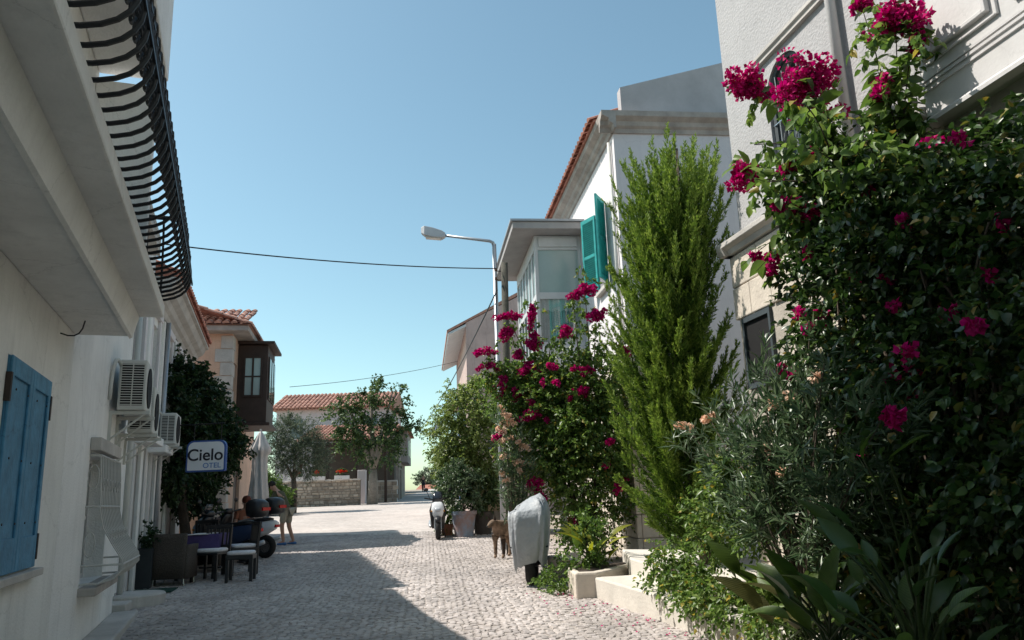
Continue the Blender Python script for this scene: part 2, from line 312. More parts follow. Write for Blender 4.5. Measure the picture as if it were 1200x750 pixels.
#PART2
# ------------------------------------------------------------------ ground, road, cobbles
def strip(name, st, material, kind, dz):
    mb = MB()
    for (ya,xa,xb),(yb,xc,xd) in zip(st, st[1:]):
        mb.add([(xa,ya,gz(ya)+dz),(xb,ya,gz(ya)+dz),(xd,yb,gz(yb)+dz),(xc,yb,gz(yb)+dz)], [(0,1,2,3)])
    o = mb.build(name, material); o['kind'] = kind; return o
M_ground = mat('dusty_ground', (.33,.28,.23), .95, .25, 1.2, .5, 12)
ST = [-60,0,20,40,60,80,95,130,200,300,390,1500]
g = strip('ground', [(y,-900,900) for y in ST], M_ground, 'structure', 0); tag(g, 'dusty earth ground under the street and houses', 'ground', kind='structure')
M_joint = mat('sandy_joint', (.36,.32,.29), 1, .25, 6, .5, 40)
def sett_mat():
    M = bpy.data.materials.new('cobble_granite'); M.use_nodes = True; t = M.node_tree; b = t.nodes['Principled BSDF']
    b.inputs['Roughness'].default_value = .75; b.inputs['Specular IOR Level'].default_value = .25
    g_ = t.nodes.new('ShaderNodeNewGeometry'); oi = t.nodes.new('ShaderNodeObjectInfo'); ad = t.nodes.new('ShaderNodeMath'); fr = t.nodes.new('ShaderNodeMath'); fr.operation = 'FRACT'
    t.links.new(g_.outputs['Random Per Island'], ad.inputs[0]); t.links.new(oi.outputs['Random'], ad.inputs[1]); t.links.new(ad.outputs[0], fr.inputs[0])
    rp = t.nodes.new('ShaderNodeValToRGB'); e = rp.color_ramp.elements; e[0].color = (.36,.325,.31,1); e[1].color = (.51,.46,.44,1)
    k = e.new(.5); k.color = (.45,.40,.37,1); t.links.new(fr.outputs[0], rp.inputs[0])
    n = t.nodes.new('ShaderNodeTexNoise'); n.inputs['Scale'].default_value = 1.1; n.inputs['Detail'].default_value = 7; t.links.new(g_.outputs['Position'], n.inputs['Vector'])
    mr = t.nodes.new('ShaderNodeMapRange'); mr.inputs['From Min'].default_value = .3; mr.inputs['From Max'].default_value = .7; mr.inputs['To Min'].default_value = .72; mr.inputs['To Max'].default_value = 1.14
    t.links.new(n.outputs['Fac'], mr.inputs[0]); vm = t.nodes.new('ShaderNodeVectorMath'); vm.operation = 'SCALE'
    t.links.new(rp.outputs[0], vm.inputs[0]); t.links.new(mr.outputs[0], vm.inputs['Scale']); t.links.new(vm.outputs[0], b.inputs['Base Color'])
    n2 = t.nodes.new('ShaderNodeTexNoise'); n2.inputs['Scale'].default_value = 60; t.links.new(g_.outputs['Position'], n2.inputs['Vector'])
    bp = t.nodes.new('ShaderNodeBump'); bp.inputs['Strength'].default_value = .4; bp.inputs['Distance'].default_value = .01
    t.links.new(n2.outputs['Fac'], bp.inputs['Height']); t.links.new(bp.outputs[0], b.inputs['Normal']); return M
M_sett = sett_mat()
def farpave_mat():
    M = bpy.data.materials.new('distant_setts'); M.use_nodes = True; t = M.node_tree; b = t.nodes['Principled BSDF']; b.inputs['Roughness'].default_value = .85
    tc = t.nodes.new('ShaderNodeTexCoord'); v = t.nodes.new('ShaderNodeTexVoronoi'); v.inputs['Scale'].default_value = 8.5; t.links.new(tc.outputs['Object'], v.inputs['Vector'])
    rp = t.nodes.new('ShaderNodeValToRGB'); e = rp.color_ramp.elements; e[0].color = (.38,.335,.305,1); e[1].color = (.52,.465,.43,1)
    t.links.new(v.outputs['Color'], rp.inputs[0])
    n = t.nodes.new('ShaderNodeTexNoise'); n.inputs['Scale'].default_value = .5; n.inputs['Detail'].default_value = 6; t.links.new(tc.outputs['Object'], n.inputs['Vector'])
    mr = t.nodes.new('ShaderNodeMapRange'); mr.inputs['From Min'].default_value = .3; mr.inputs['From Max'].default_value = .7; mr.inputs['To Min'].default_value = .82; mr.inputs['To Max'].default_value = 1.12
    t.links.new(n.outputs['Fac'], mr.inputs[0]); vm = t.nodes.new('ShaderNodeVectorMath'); vm.operation = 'SCALE'
    t.links.new(rp.outputs[0], vm.inputs[0]); t.links.new(mr.outputs[0], vm.inputs['Scale']); t.links.new(vm.outputs[0], b.inputs['Base Color'])
    bp = t.nodes.new('ShaderNodeBump'); bp.inputs['Strength'].default_value = .6; bp.inputs['Distance'].default_value = .02; bp.invert = True
    t.links.new(v.outputs['Distance'], bp.inputs['Height']); t.links.new(bp.outputs[0], b.inputs['Normal']); return M
def xl(y):
    pts = [(0,-1.42),(10.2,-5.15),(18.5,-7.9),(19.4,-9.0),(20,-7.5),(26,-8.8),(40,-14)]
    return float(np.interp(y, [p[0] for p in pts], [p[1] for p in pts]))
def xr(y):
    pts = [(0,4.1),(7.3,1.86),(10.25,.92),(11.5,1.0),(13.5,1.4),(17,.9),(22,-.7),(40,-3.2)]
    return float(np.interp(y, [p[0] for p in pts], [p[1] for p in pts]))
YC = 23.0
road = strip('road', [(y, xl(y)-.3, xr(y)+.6) for y in (-6,0,3,7.3,10.25,11.5,13.5,17,18.5,YC)], M_joint, 'structure', .004)
tag(road, 'cobbled village street climbing between the houses', 'street', kind='structure')
rf = strip('road', [(YC,-10,0),(26,-11,-.4),(34,-16,-1.6),(47,-17.5,-3),(47.6,-10.9,-3.1),(60,-9.3,-4.6),(80,-9.9,-6.9),(95,-11.2,-8.6),(130,-15,-11)], farpave_mat(), 'structure', .004)
tag(rf, 'distant stretch of the pale paved street', 'street', kind='structure')
def cobble_verts(c, sx, sy, rz, h, tx, ty, g):
    a, b = sx/2, sy/2; out = []
    for (ins, z) in ((0,-.012),(.005,h*.55),(.017,h)):
        for (px,py) in ((-1,-1),(1,-1),(1,1),(-1,1)):
            x = px*(a-ins)+g.normal()*.003; y = py*(b-ins)+g.normal()*.003
            out.append((c[0]+x*math.cos(rz)-y*math.sin(rz), c[1]+x*math.sin(rz)+y*math.cos(rz), c[2]+z+(tx*x+ty*y if z > 0 else 0)))
    return out
CF = [(8,9,10,11)]+[(r*4+k, r*4+(k+1)%4, (r+1)*4+(k+1)%4, (r+1)*4+k) for r in range(2) for k in range(4)]
g = np.random.default_rng(3); stones = []
for i in range(-118, 78):
    x = i*.081
    for j in range(72, 262):
        ph = 2*math.pi*(x+.22*math.sin(j*.045))/1.3; wv = .20*abs(math.cos(ph/2)); y = j*.0915 + wv + (.02 if i % 2 else 0)+g.normal()*.012
        if not (6.9 < y < YC+.2): continue
        xx = x - .115*(y-12)                     # courses follow the street
        if not (xl(y)-.1 < xx < xr(y)+.25): continue
        sl = -.20*math.pi/1.3*math.sin(ph/2)*math.copysign(1,math.cos(ph/2))
        stones.append((y, xx+g.normal()*.013, math.atan(sl)*.9+g.normal()*.13))
stones.sort(key=lambda q: q[0]+.35*abs(q[1]+.3))
var = []
for k in range(8):
    mb = MB(); mb.add(cobble_verts((0,0,0), .082+g.normal()*.005, .086+g.normal()*.006, 0, .010+.005*g.random(), g.normal()*.03, g.normal()*.03, g), CF)
    o = mb.build('cobble', M_sett, road); var.append(o)
near = [s for s in stones if s[0] > 7.35 and -4.7 < s[1] < 2.2][:300]; nearset = set(near)
for k, (y, x, rz) in enumerate(near):
    o = var[k] if k < 8 else bpy.data.objects.new('cobble', var[k % 8].data)
    if k >= 8: COL.objects.link(o); o.parent = road
    o.location = (x, y, gz(y)+.004); o.rotation_euler = (math.atan(SLOPE), 0, rz)
V = []; Fq = []
for s in stones:
    if s in nearset: continue
    y, x, rz = s; k = len(V)
    V += cobble_verts((x,y,gz(y)+.004), .080+g.normal()*.010, .085+g.normal()*.010, rz, .009+.007*g.random(), g.normal()*.035, g.normal()*.035+SLOPE, g)
    Fq += [tuple(i+k for i in f) for f in CF]
mb = MB(); mb.v = V; mb.f = Fq; mb.build('cobbles', M_sett, road, kind='stuff')

# ------------------------------------------------------------------ house helpers
def wall_open(mb, x0, x1, z0, z1, ops, y, yin):
    """sheet at y with openings (xa,xb,za,zb) and reveals back to yin"""
    xs = sorted({x0,x1,*[o[0] for o in ops],*[o[1] for o in ops]}); zs = sorted({z0,z1,*[o[2] for o in ops],*[o[3] for o in ops]})
    for a,b in zip(xs,xs[1:]):
        for c,d in zip(zs,zs[1:]):
            if any(o[0]-1e-6<=a and b<=o[1]+1e-6 and o[2]-1e-6<=c and d<=o[3]+1e-6 for o in ops): continue
            mb.add([(a,y,c),(b,y,c),(b,y,d),(a,y,d)], [(0,1,2,3)])
    for a,b,c,d in ops:
        mb.add([(a,y,c),(b,y,c),(b,y,d),(a,y,d),(a,yin,c),(b,yin,c),(b,yin,d),(a,yin,d)], [(0,1,5,4),(1,2,6,5),(2,3,7,6),(3,0,4,7),(4,5,6,7)])
    return mb
def shell(mb, x0, x1, z0, z1, y, yback):
    """ends, back and top of the house body behind a front sheet at y"""
    mb.add([(x0,y,z0),(x0,yback,z0),(x0,yback,z1),(x0,y,z1)], [(0,1,2,3)]); mb.add([(x1,y,z0),(x1,yback,z0),(x1,yback,z1),(x1,y,z1)], [(0,1,2,3)])
    mb.add([(x0,yback,z0),(x1,yback,z0),(x1,yback,z1),(x0,yback,z1)], [(0,1,2,3)]); mb.add([(x0,y,z1),(x1,y,z1),(x1,yback,z1),(x0,yback,z1)], [(0,1,2,3)])
    return mb
def tiles(mb, o, e, s, ncol, nrow, pitch, rowlen, r):
    """barrel tiles: o eave start, e unit along the eave, s unit up the slope"""
    o,e,s = Vector(o),Vector(e),Vector(s); n = e.cross(s).normalized()
    if n.z < 0: n = -n
    for i in range(ncol):
        for j in range(nrow):
            jx = random.uniform(-.012,.012); c0 = o+e*((i+.5)*pitch+jx)+s*(j*rowlen)+n*(.012+.01*(j % 2)); c1 = c0+s*(rowlen*1.12)-n*.012
            V = []
            for c,rr in ((c0,r),(c1,r*.86)):
                for k in range(6):
                    t = math.pi*k/5; V.append(c+e*rr*math.cos(t)+n*rr*math.sin(t)*.8)
            mb.add(V, [(k,k+1,k+7,k+6) for k in range(5)]+[(0,1,2,3,4,5)])
    return mb
def window(parent, u0, u1, z0, z1, y, s, fm, gm, dz=0, bars=(1,1), fw=.05, name='window'):
    """frame with glazing bars and a pane, set at y, facing s"""
    f = MB(); y0, y1 = y, y+s*.05
    f.box(u0,u0+fw,y0,y1,z0,z1); f.box(u1-fw,u1,y0,y1,z0,z1); f.box(u0+fw,u1-fw,y0,y1,z0,z0+fw); f.box(u0+fw,u1-fw,y0,y1,z1-fw,z1)
    for k in range(1,bars[0]+1):
        c = u0+(u1-u0)*k/(bars[0]+1); f.box(c-.018,c+.018,y0,y1-s*.004,z0+fw,z1-fw)
    for k in range(1,bars[1]+1):
        c = z0+(z1-z0)*k/(bars[1]+1); f.box(u0+fw,u1-fw,y0,y1-s*.007,c-.018,c+.018)
    wo = f.build(name, fm, parent, dz)
    MB().box(u0+.01,u1-.01,y-s*.02,y+s*.012,z0+.01,z1-.01).build('pane', gm, wo)
    return wo
def louvre_shutter(parent, hinge, width, z0, z1, ang, material, dz=0, label=None):
    """one louvred leaf, hinged at local (u,y), swung to angle ang"""
    L = MB(); fw = .06; t = .04
    L.box(0,fw,-t/2,t/2,z0,z1); L.box(width-fw,width,-t/2,t/2,z0,z1)
    zm = (z0+z1)/2
    for a,b in ((z0,z0+.09),(zm-.035,zm+.035),(z1-.09,z1)): L.box(fw,width-fw,-t/2,t/2,a,b)
    o = L.build('shutter', material, parent, dz, bevel=.004); o.location = (hinge[0],hinge[1],0); o.rotation_euler = (0,0,ang)
    S = MB(); 
    for a,b in ((z0+.09,zm-.035),(zm+.035,z1-.09)):
        n = int((b-a)/.045)
        for k in range(n): S.obox((width/2,0,a+(k+.5)*(b-a)/n), (width-2*fw,.045,.008), rx=R(40))
    S.build('louvres', material, o, dz, kind='stuff')
    return o

# ------------------------------------------------------------------ left: near house with balcony
RA = math.atan2(.9394,-.3429)
A = thing('balcony_house', 'cream stuccoed house with blue shutters and an iron balcony', 'house', (-1.42,0,0), RA)
mb = MB(); wall_open(mb, -6, 7.0, -.6, 6.4, [(5.0,6.17,1.235,2.585),(3.2,4.2,3.9,5.4),(5.3,6.3,3.45,5.4)], 0, .22); shell(mb, -6, 7.0, -.6, 6.4, 0, 7); mb.build('wall', M_cream, A)
MB().box(4.93,6.26,-.07,.0,1.175,1.228).build('sill', M_conc2, A, bevel=.008)
for k,(a,b) in enumerate(((5.01,5.585),(5.59,6.16))):
    leaf = MB(); leaf.box(a,b,-.012,.03,1.24,2.58); o = leaf.build('shutter', M_blue, A, bevel=.004)
    f = MB(); fw = .075
    f.box(a,a+fw,-.028,-.0125,1.24,2.58); f.box(b-fw,b,-.028,-.0125,1.24,2.58); f.box(a+fw,b-fw,-.028,-.0125,2.46,2.58); f.box(a+fw,b-fw,-.028,-.0125,1.24,1.46)
    f.build('shutter_frame', M_blue, o, bevel=.005)
    h = a-.005 if k == 0 else b+.005
    for z in (1.38,2.38): MB().box(h-.018,h+.018,-.034,-.001,z-.09,z+.09).build('hinge', M_rust, o)
    bo = MB()
    for zz in (1.55,1.95,2.38):
        for uu in (a+.13,b-.13): bo.lathe([(.008,-.034),(.008,-.029)], (uu,0,zz), 6, 'y')
    for q in range(len(bo.v)): pass
    bo.build('bolts', M_rust, o, kind='stuff')
mb = MB(); mb.box(-6,6.995,-.45,0,3.12,3.30); mb.box(-6,7.0,-.70,-.0,3.302,3.43); mb.build('balcony_slab', M_soffit, A, bevel=.015)
mb = MB(); mb.prism([(-.43,3.10),(-.455,3.11),(-.50,3.30),(-.43,3.30)], 'x', -6, 6.99); mb.build('soffit_moulding', M_cream, A)
bal = [(p.y,p.z) for p in bez((0,-.62,3.445),(0,-.95,3.46),(0,-.905,3.74),7)]+[(p.y,p.z) for p in bez((0,-.905,3.74),(0,-.87,4.02),(0,-.74,4.26),5)][1:]
b0 = MB(); b0.tube([(0,*p) for p in bal], .012, 6); proto = b0.build('baluster', M_iron, A); proto.location.x = 1.6
for k in range(1, 39):
    o = bpy.data.objects.new('baluster', proto.data); COL.objects.link(o); o.parent = A; o.location.x = 1.6+k*.14
for k in range(5):                                               # the balusters across the far end
    v = .08+k*.14; q = MB(); q.tube([(7.0-.64+(-p[0])-.0 if False else 6.94+(-p[0]-.64)*.9, -v, p[1]) for p in bal], .011, 5); q.build('baluster', M_iron, A)
mb = MB(); mb.box(-6,7.06,-.765,-.715,4.262,4.288); mb.box(-6,6.98,-.66,-.62,3.432,3.445); mb.box(7.01,7.06,-.714,0,4.262,4.288); mb.build('handrail', M_iron, A)
sc_ = MB()
for k in range(1, 39):                                            # C-scrolls between the balusters
    u = 1.53+k*.14
    pts = [(u+.034*math.cos(t), -.895-.005*math.sin(t), 3.80+.065*math.sin(t)) for t in [i*.7 for i in range(9)]]
    sc_.tube(pts, .007, 4)
    pts = [(u+.03*math.cos(t), -.77, 4.18+.045*math.sin(t)) for t in [i*.7 for i in range(9)]]
    sc_.tube(pts, .006, 4)
for k in range(1, 39):
    u = 1.6+k*.14
    for z0,v0,rr3 in ((3.60,-.86,.045),(4.02,-.86,.05)): sc_.tube([(u-.07+rr3*math.cos(t), v0-.01, z0+rr3*1.2*math.sin(t)) for t in [i*.75 for i in range(9)]], .007, 4)
sc_.build('scrolls', M_iron, A, kind='stuff')
for z0,v0 in ((3.66,-.915),(3.92,-.885),(4.12,-.835)): MB().box(1.4,7.1,v0-.006,v0+.006,z0-.012,z0+.012).build('band', M_iron, A)
MB().box(6.86,6.97,-.52,-.002,3.432,5.52).build('balcony_end_wall', M_white, A, bevel=.01)
mb = MB(); mb.box(-6,6.98,-.60,0,5.64,11.2); mb.build('upper_storey', M_white, A, bevel=.02)
window(A, 3.2, 4.2, 3.9, 5.4, .14, -1, M_paint, M_glass, bars=(1,1)); window(A, 5.3, 6.3, 3.45, 5.4, .14, -1, M_paint, M_glass, bars=(1,2), name='door')
mb = MB(); mb.tube(bez((6.3,-.02,2.99),(6.35,-.16,2.93),(6.1,-.22,3.05),5), .006, 5); mb.build('loose_cable', M_iron, A)

# ------------------------------------------------------------------ left: white house with grille window
A2o = Vector((-1.42-.3429*7.0, .9394*7.0, 0))
A2 = thing('white_house', 'narrow white stuccoed house with a bellied iron window grille', 'house', A2o, RA)
mb = MB(); wall_open(mb, .004, 3.86, -.6, 5.1, [(1.3,2.75,.90,2.2)], 0, .3); shell(mb, .004, 3.86, -.6, 5.1, 0, 7); mb.build('wall', M_white, A2)
mb = MB(); mb.box(-.0,4.0,-.26,.0,5.11,5.24); mb.box(.02,3.98,-.26,5,5.245,5.36); mb.build('eave', M_conc2, A2, bevel=.01)
window(A2, 1.3, 2.75, .9, 2.2, .24, -1, M_paint, M_glass, bars=(2,1))
MB().box(1.22,2.85,-.16,.28,.82,.897).build('sill', M_conc, A2, bevel=.01)
MB().box(1.25,2.8,-.10,.0,2.21,2.34).build('lintel', M_conc2, A2, bevel=.01)
gp = [(-.10,2.16),(-.12,1.9),(-.13,1.62),(-.17,1.45),(-.27,1.28),(-.36,1.14),(-.37,1.05),(-.30,.97),(-.14,.92)]
M_grille = mat('white_painted_iron', (.5,.49,.47), .6, .15, 10)
gr = MB()
for z,v in ((2.16,-.10),(1.66,-.13),(1.10,-.37),(.93,-.16)): gr.tube([(1.28,0,z),(1.28,v,z),(2.78,v,z),(2.78,0,z)], .011, 5)
go = gr.build('window_grille', M_grille, A2)
q = MB(); q.tube([(0,*p) for p in gp], .008, 5); pb = q.build('bar', M_grille, go); pb.location.x = 1.29
for k in range(1, 14):
    o = bpy.data.objects.new('bar', pb.data); COL.objects.link(o); o.parent = go; o.location.x = 1.29+k*.114
sq = MB()
for k in range(7):
    u = 1.4+k*.2
    for z,rr in ((1.86,.07),(1.36,.06)):
        v = float(np.interp(z, [p[1] for p in gp][::-1], [p[0] for p in gp][::-1]))
        sq.tube([(u+rr*math.cos(t)*(1-t/9), v-.012, z+rr*1.3*math.sin(t)*(1-t/9)) for t in [i*.6 for i in range(12)]], .005, 4)
for v,z in ((-.05,1.95),(-.06,1.3)):
    sq.tube([(1.28, v+.05*math.cos(t), z+.12*math.sin(t)) for t in [i*.6 for i in range(11)]], .005, 4)
sq.build('scrolls', M_grille, go, kind='stuff')
mb = MB(); mb.box(.3,3.9,-.30,-.002,-.5,.38); mb.build('plinth', M_conc2, A2, bevel=.02)

# ------------------------------------------------------------------ left: long white house with cornice (café)
RB = math.atan2(1,-.31)
Bo = Vector((-5.34,10.25,0)); B = thing('corniced_house', 'long white two-storey house with moulded cornice and tiled roof', 'house', Bo, RB)
LB = 8.6
ops = [(1.0,1.75,3.2,4.75),(2.55,3.3,3.2,4.75),(4.3,5.1,3.2,4.75),(5.9,6.6,3.2,4.75),(7.3,7.9,3.2,4.75),(1.7,2.6,.2,2.5),(3.4,4.6,.3,2.5),(5.4,7.8,.3,2.5)]
mb = MB(); wall_open(mb, .004, LB, -.5, 5.1, ops, 0, .2); shell(mb, .004, LB, -.5, 5.1, 0, 7); mb.build('wall', M_white, B)
for a,b,c,d in ops[:5]:
    s_ = MB(); s_.box(a-.14,a,-.05,0,c-.1,d+.14); s_.box(b,b+.14,-.05,0,c-.1,d+.14); s_.box(a-.18,b+.18,-.07,0,d+.141,d+.27); s_.build('window_surround', M_h2, B, bevel=.008)
    window(B, a, b, c, d, .12, -1, M_brown if a > 4 else M_paint, M_glass, bars=(1,2))
for a,b,c,d in ops[5:]: MB().box(a,b,.10,.14,c,d).build('door', M_brown, B)
cn = MB(); cn.prism([(0,5.02),(-.06,5.02),(-.10,5.10),(-.16,5.14),(-.20,5.22),(-.30,5.28),(-.36,5.40),(-.42,5.42),(-.42,5.48),(0,5.48)], 'x', 2.4, LB+.1); cn.build('cornice', M_conc2, B)
rf_ = MB(); rf_.prism([(-.44,5.485),(-.44,5.52),(3.5,7.0),(7,5.52),(7,5.485)], 'x', 2.4, LB+.12); MB().box(.004,2.395,-.03,4,5.102,5.95).build('parapet', M_white, B, bevel=.01); rf_.build('roof', M_tile, B)
tl = MB(); tiles(tl, (2.4,-.48,5.53), (1,0,0), (0,.935,.355), 32, 11, .195, .38, .085); tl.build('roof_tiles', M_tile, B, kind='stuff')
for u in (.45,2.1,3.75,5.45):                                      # pilasters
    MB().box(u,u+.22,-.06,-.001,.0,5.0).build('pilaster', M_white, B, bevel=.01)
for u,mm in ((.8,M_acw),(3.9,M_metal)): MB().tube([(u,-.10,.2),(u,-.10,5.0)], .04, 8).build('downpipe', mm, B, smooth=True)
for u,z,d in ((2.15,2.62,.30),(3.5,2.56,.30)):
    q = MB(); q.box(u-.5,u+.5,-d,-.0,z,z+.13); q.build('door_canopy', M_white, B, bevel=.015)
q = MB(); q.box(1.55,1.7,-.05,0,.2,2.6); q.box(2.6,2.75,-.05,0,.2,2.6); q.box(3.25,3.4,-.05,0,.2,2.6); q.box(4.6,4.75,-.05,0,.2,2.6); q.build('door_frame', M_paint, B, bevel=.01)

# ------------------------------------------------------------------ left: peach house with brown oriel
RC = math.atan2(1,-.2); Co = Vector((-7.42,20.0,gz(20))); dzC = gz(20)
Ch = thing('peach_house', 'peach two-storey house with stone quoins and a tiled roof', 'house', Co, RC)
ops = [(.35,.95,3.5,5.4),(1.2,2.3,.9,3.0)]
mb = MB(); wall_open(mb, 0, 5.0, .2, 6.1, ops, 0, .2)
# the side towards the camera, with its own window
sidew = [(1.0,1.75,3.3,5.0)]
for a,b,c,d in [(0,1.0,.2,6.1),(1.75,6,.2,6.1),(1.0,1.75,.2,3.3),(1.0,1.75,5.0,6.1)]: mb.add([(0,a,c),(0,b,c),(0,b,d),(0,a,d)], [(0,1,2,3)])
mb.add([(0,1,3.3),(0,1.75,3.3),(0,1.75,5),(0,1,5),(.2,1,3.3),(.2,1.75,3.3),(.2,1.75,5),(.2,1,5)], [(0,1,5,4),(1,2,6,5),(2,3,7,6),(3,0,4,7),(4,5,6,7)])
mb.add([(5,0,.2),(5,6,.2),(5,6,6.1),(5,0,6.1),(0,6,.2),(0,6,6.1)], [(0,1,2,3),(4,1,2,5)]); mb.add([(0,0,6.1),(5,0,6.1),(5,6,6.1),(0,6,6.1)], [(0,1,2,3)])
mb.build('wall', M_peach, Ch, dzC)
MB().box(.10,.14,1.0,1.75,3.3,5.0).build('side_window', M_brown, Ch, dzC)
MB().box(.35,.95,.08,.12,3.5,5.4).build('window', M_brown, Ch, dzC)
MB().box(1.2,2.3,.08,.12,.9,3.0).build('door', M_brown, Ch, dzC)
k = 0
for i in range(16):
    z = .3+i*.36; a = .42 if i % 2 else .28; b = .28 if i % 2 else .42
    q = MB(); q.prism([(-.025,-.025),(a,-.025),(a,-.002),(-.002,-.002),(-.002,b),(-.025,b)], 'z', z, z+.345); q.build('quoin', M_conc2, Ch, dzC, bevel=.01)
q = MB(); q.box(-.4,5.3,-.45,6.3,6.102,6.25); q.build('eave', M_conc, Ch, dzC, bevel=.02)
q = MB(); q.add([(-.45,-.5,6.255),(5.4,-.5,6.255),(5.4,6.4,6.255),(-.45,6.4,6.255),(2.4,2.9,7.35),(2.6,2.9,7.35)], [(0,1,5,4),(1,2,5),(2,3,4,5),(3,0,4),(0,3,2,1)]); q.build('roof', M_tilef, Ch, dzC)
q = MB(); tiles(q, (-.45,-.52,6.27), (1,0,0), (0,.95,.31), 28, 7, .205, .4, .09); tiles(q, (-.48,6.3,6.27), (0,-1,0), (.93,0,.36), 32, 6, .21, .4, .09); q.build('roof_tiles', M_tilef, Ch, dzC, kind='stuff')
# oriel
orl = MB(); orl.box(1.05,2.75,-.80,-.0,3.85,6.0); oo = orl.build('oriel', M_brown, Ch, dzC, bevel=.01)
MB().box(.92,2.9,-.98,.0,6.02,6.1).build('oriel_roof', M_brown, Ch, dzC, bevel=.01); MB().box(.98,2.84,-.90,.0,3.76,3.848).build('oriel_base', M_brown, Ch, dzC, bevel=.01)
# windows of the oriel: end towards the camera and street side
def end_window(y0, y1, z0, z1, x):
    f = MB(); fw = .05
    f.box(x-.05,x,y0,y0+fw,z0,z1); f.box(x-.05,x,y1-fw,y1,z0,z1); f.box(x-.05,x,y0+fw,y1-fw,z0,z0+fw); f.box(x-.05,x,y0+fw,y1-fw,z1-fw,z1)
    f.box(x-.048,x,(y0+y1)/2-.025,(y0+y1)/2+.025,z0+fw,z1-fw); f.box(x-.044,x,y0+fw,y1-fw,(z0+z1)/2-.02,(z0+z1)/2+.02)
    wo = f.build('window', M_brown, oo, dzC); 
    return MB().box(x-.02,x-.003,y0+.02,y1-.02,z0+.02,z1-.02).build('pane', M_glassm, oo, dzC)
end_window(-.66,-.16,4.55,5.68,1.05)
for a in (1.2,1.72,2.24):
    q = MB(); q.box(a,a+.4,-.83,-.80,4.5,5.7); q.build('window', M_brown, oo, dzC)
    MB().box(a+.05,a+.35,-.845,-.831,4.55,5.65).build('pane', M_glass, oo, dzC)
# ------------------------------------------------------------------ right: near white house
RH1 = math.atan2(1,-.22)
H1 = thing('stone_based_house', 'tall white rendered house on a limestone base beside the magenta bougainvillea', 'house', (2.83,9.0,.25), RH1)
dz1 = .25
mb = MB(); wu0, wu1, wz0, wzs = -1.62, -.92, 4.75, 5.95; rad = (wu1-wu0)/2
xs = [-3.3, wu0, wu1, 0]
for a,b,c,d in ((-9,wu0,4.3,9.2),(wu1,0,4.3,9.2),(wu0,wu1,4.3,wz0),(wu0,wu1,6.5,9.2)): mb.add([(a,0,c),(b,0,c),(b,0,d),(a,0,d)], [(0,1,2,3)])
arc = [((wu0+wu1)/2-rad*math.cos(math.pi*k/12), wzs+rad*math.sin(math.pi*k/12)) for k in range(13)]
for (a,c),(b,d) in zip(arc,arc[1:]):
    mb.add([(a,0,c),(b,0,d),(b,0,6.5),(a,0,6.5)], [(0,1,2,3)]); mb.add([(a,0,c),(b,0,d),(b,-.22,d),(a,-.22,c)], [(0,1,2,3)])
mb.add([(wu0,0,wz0),(wu0,0,wzs),(wu0,-.22,wzs),(wu0,-.22,wz0),(wu1,0,wz0),(wu1,0,wzs),(wu1,-.22,wzs),(wu1,-.22,wz0)], [(0,1,2,3),(4,5,6,7),(0,4,7,3)])
mb.add([(0,0,4.3),(0,-6,4.3),(0,-6,9.2),(0,0,9.2),(-9,0,9.2),(-9,-6,9.2),(-9,0,4.3),(-9,-6,4.3)], [(0,1,2,3),(3,2,5,4),(4,5,7,6),(1,7,5,2)])
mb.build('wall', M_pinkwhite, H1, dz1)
MB().box(wu0-.02,wu1+.02,-.26,-.2,wz0-.02,6.4).build('window', M_glass, H1, dz1)
M_slate = mat('slate_window_paint', (.06,.075,.085), .5, .15, 6)
q = MB(); q.tube([(wu0+.03,-.06,wz0),(wu0+.03,-.06,wzs)]+[(a*.96+(wu0+wu1)/2*.04,-.06,wzs+(c-wzs)*.96) for a,c in arc]+[(wu1-.03,-.06,wzs),(wu1-.03,-.06,wz0)], .035, 6); wf = q.build('window_frame', M_slate, H1, dz1)
q = MB()
for k in range(1,5): u = wu0+(wu1-wu0)*k/5; q.tube([(u,-.03,wz0),(u,-.03,wzs+.2)], .008, 5)
for z in (5.1,5.6,6.0): q.tube([(wu0,-.03,z),(wu1,-.03,z)], .008, 5)
for z in (5.35,5.8):
    q.tube([((wu0+wu1)/2+.16*math.cos(t)*(1-t/10),-.02,z+.16*math.sin(t)*(1-t/10)) for t in [i*.5 for i in range(16)]], .008, 5)
q.build('window_grille', M_chrome, H1, dz1)
q = MB(); q.prism([(0,6.40),(.05,6.40),(.05,6.44),(.075,6.46),(.075,6.50),(0,6.52)], 'x', -2.2, -.62); q.build('string_moulding', M_conc2, H1, dz1)
MB().tube([(-2.28,.07,4.6),(-2.28,.07,9.1)], .05, 10).build('downpipe', M_paint, H1, dz1, smooth=True)
# projecting painted section with mouldings
mb = MB(); mb.box(-9,-3.38,.0,.2,4.34,9.2); pn = mb.build('painted_bay', M_paint, H1, dz1, bevel=.004)
q = MB(); q.prism([(.2,4.31),(.30,4.31),(.30,4.34),(.26,4.36),(.24,4.39),(.2,4.41)], 'x', -9, -3.36); q.build('base_moulding', M_paint, pn, dz1)
for z in (4.62,4.67,4.71): MB().box(-9,-3.379,.2,.216,z,z+.022).build('reeding', M_paint, pn, dz1)
def frame_mould(u0,u1,z0,z1,wd,pr):
    q = MB(); y0,y1 = .2,.2+pr
    q.box(u0,u0+wd,y0,y1,z0,z1); q.box(u1-wd,u1,y0,y1,z0,z1); q.box(u0+wd,u1-wd,y0,y1,z0,z0+wd); q.box(u0+wd,u1-wd,y0,y1,z1-wd,z1)
    return q.build('panel_moulding', M_paint, pn, dz1, bevel=.006)
frame_mould(-4.18,-3.44,4.82,7.2,.02,.025); frame_mould(-4.11,-3.5,4.885,7.1,.035,.045)
frame_mould(-5.15,-4.32,4.82,7.2,.02,.025); frame_mould(-5.08,-4.39,4.885,7.1,.035,.045)
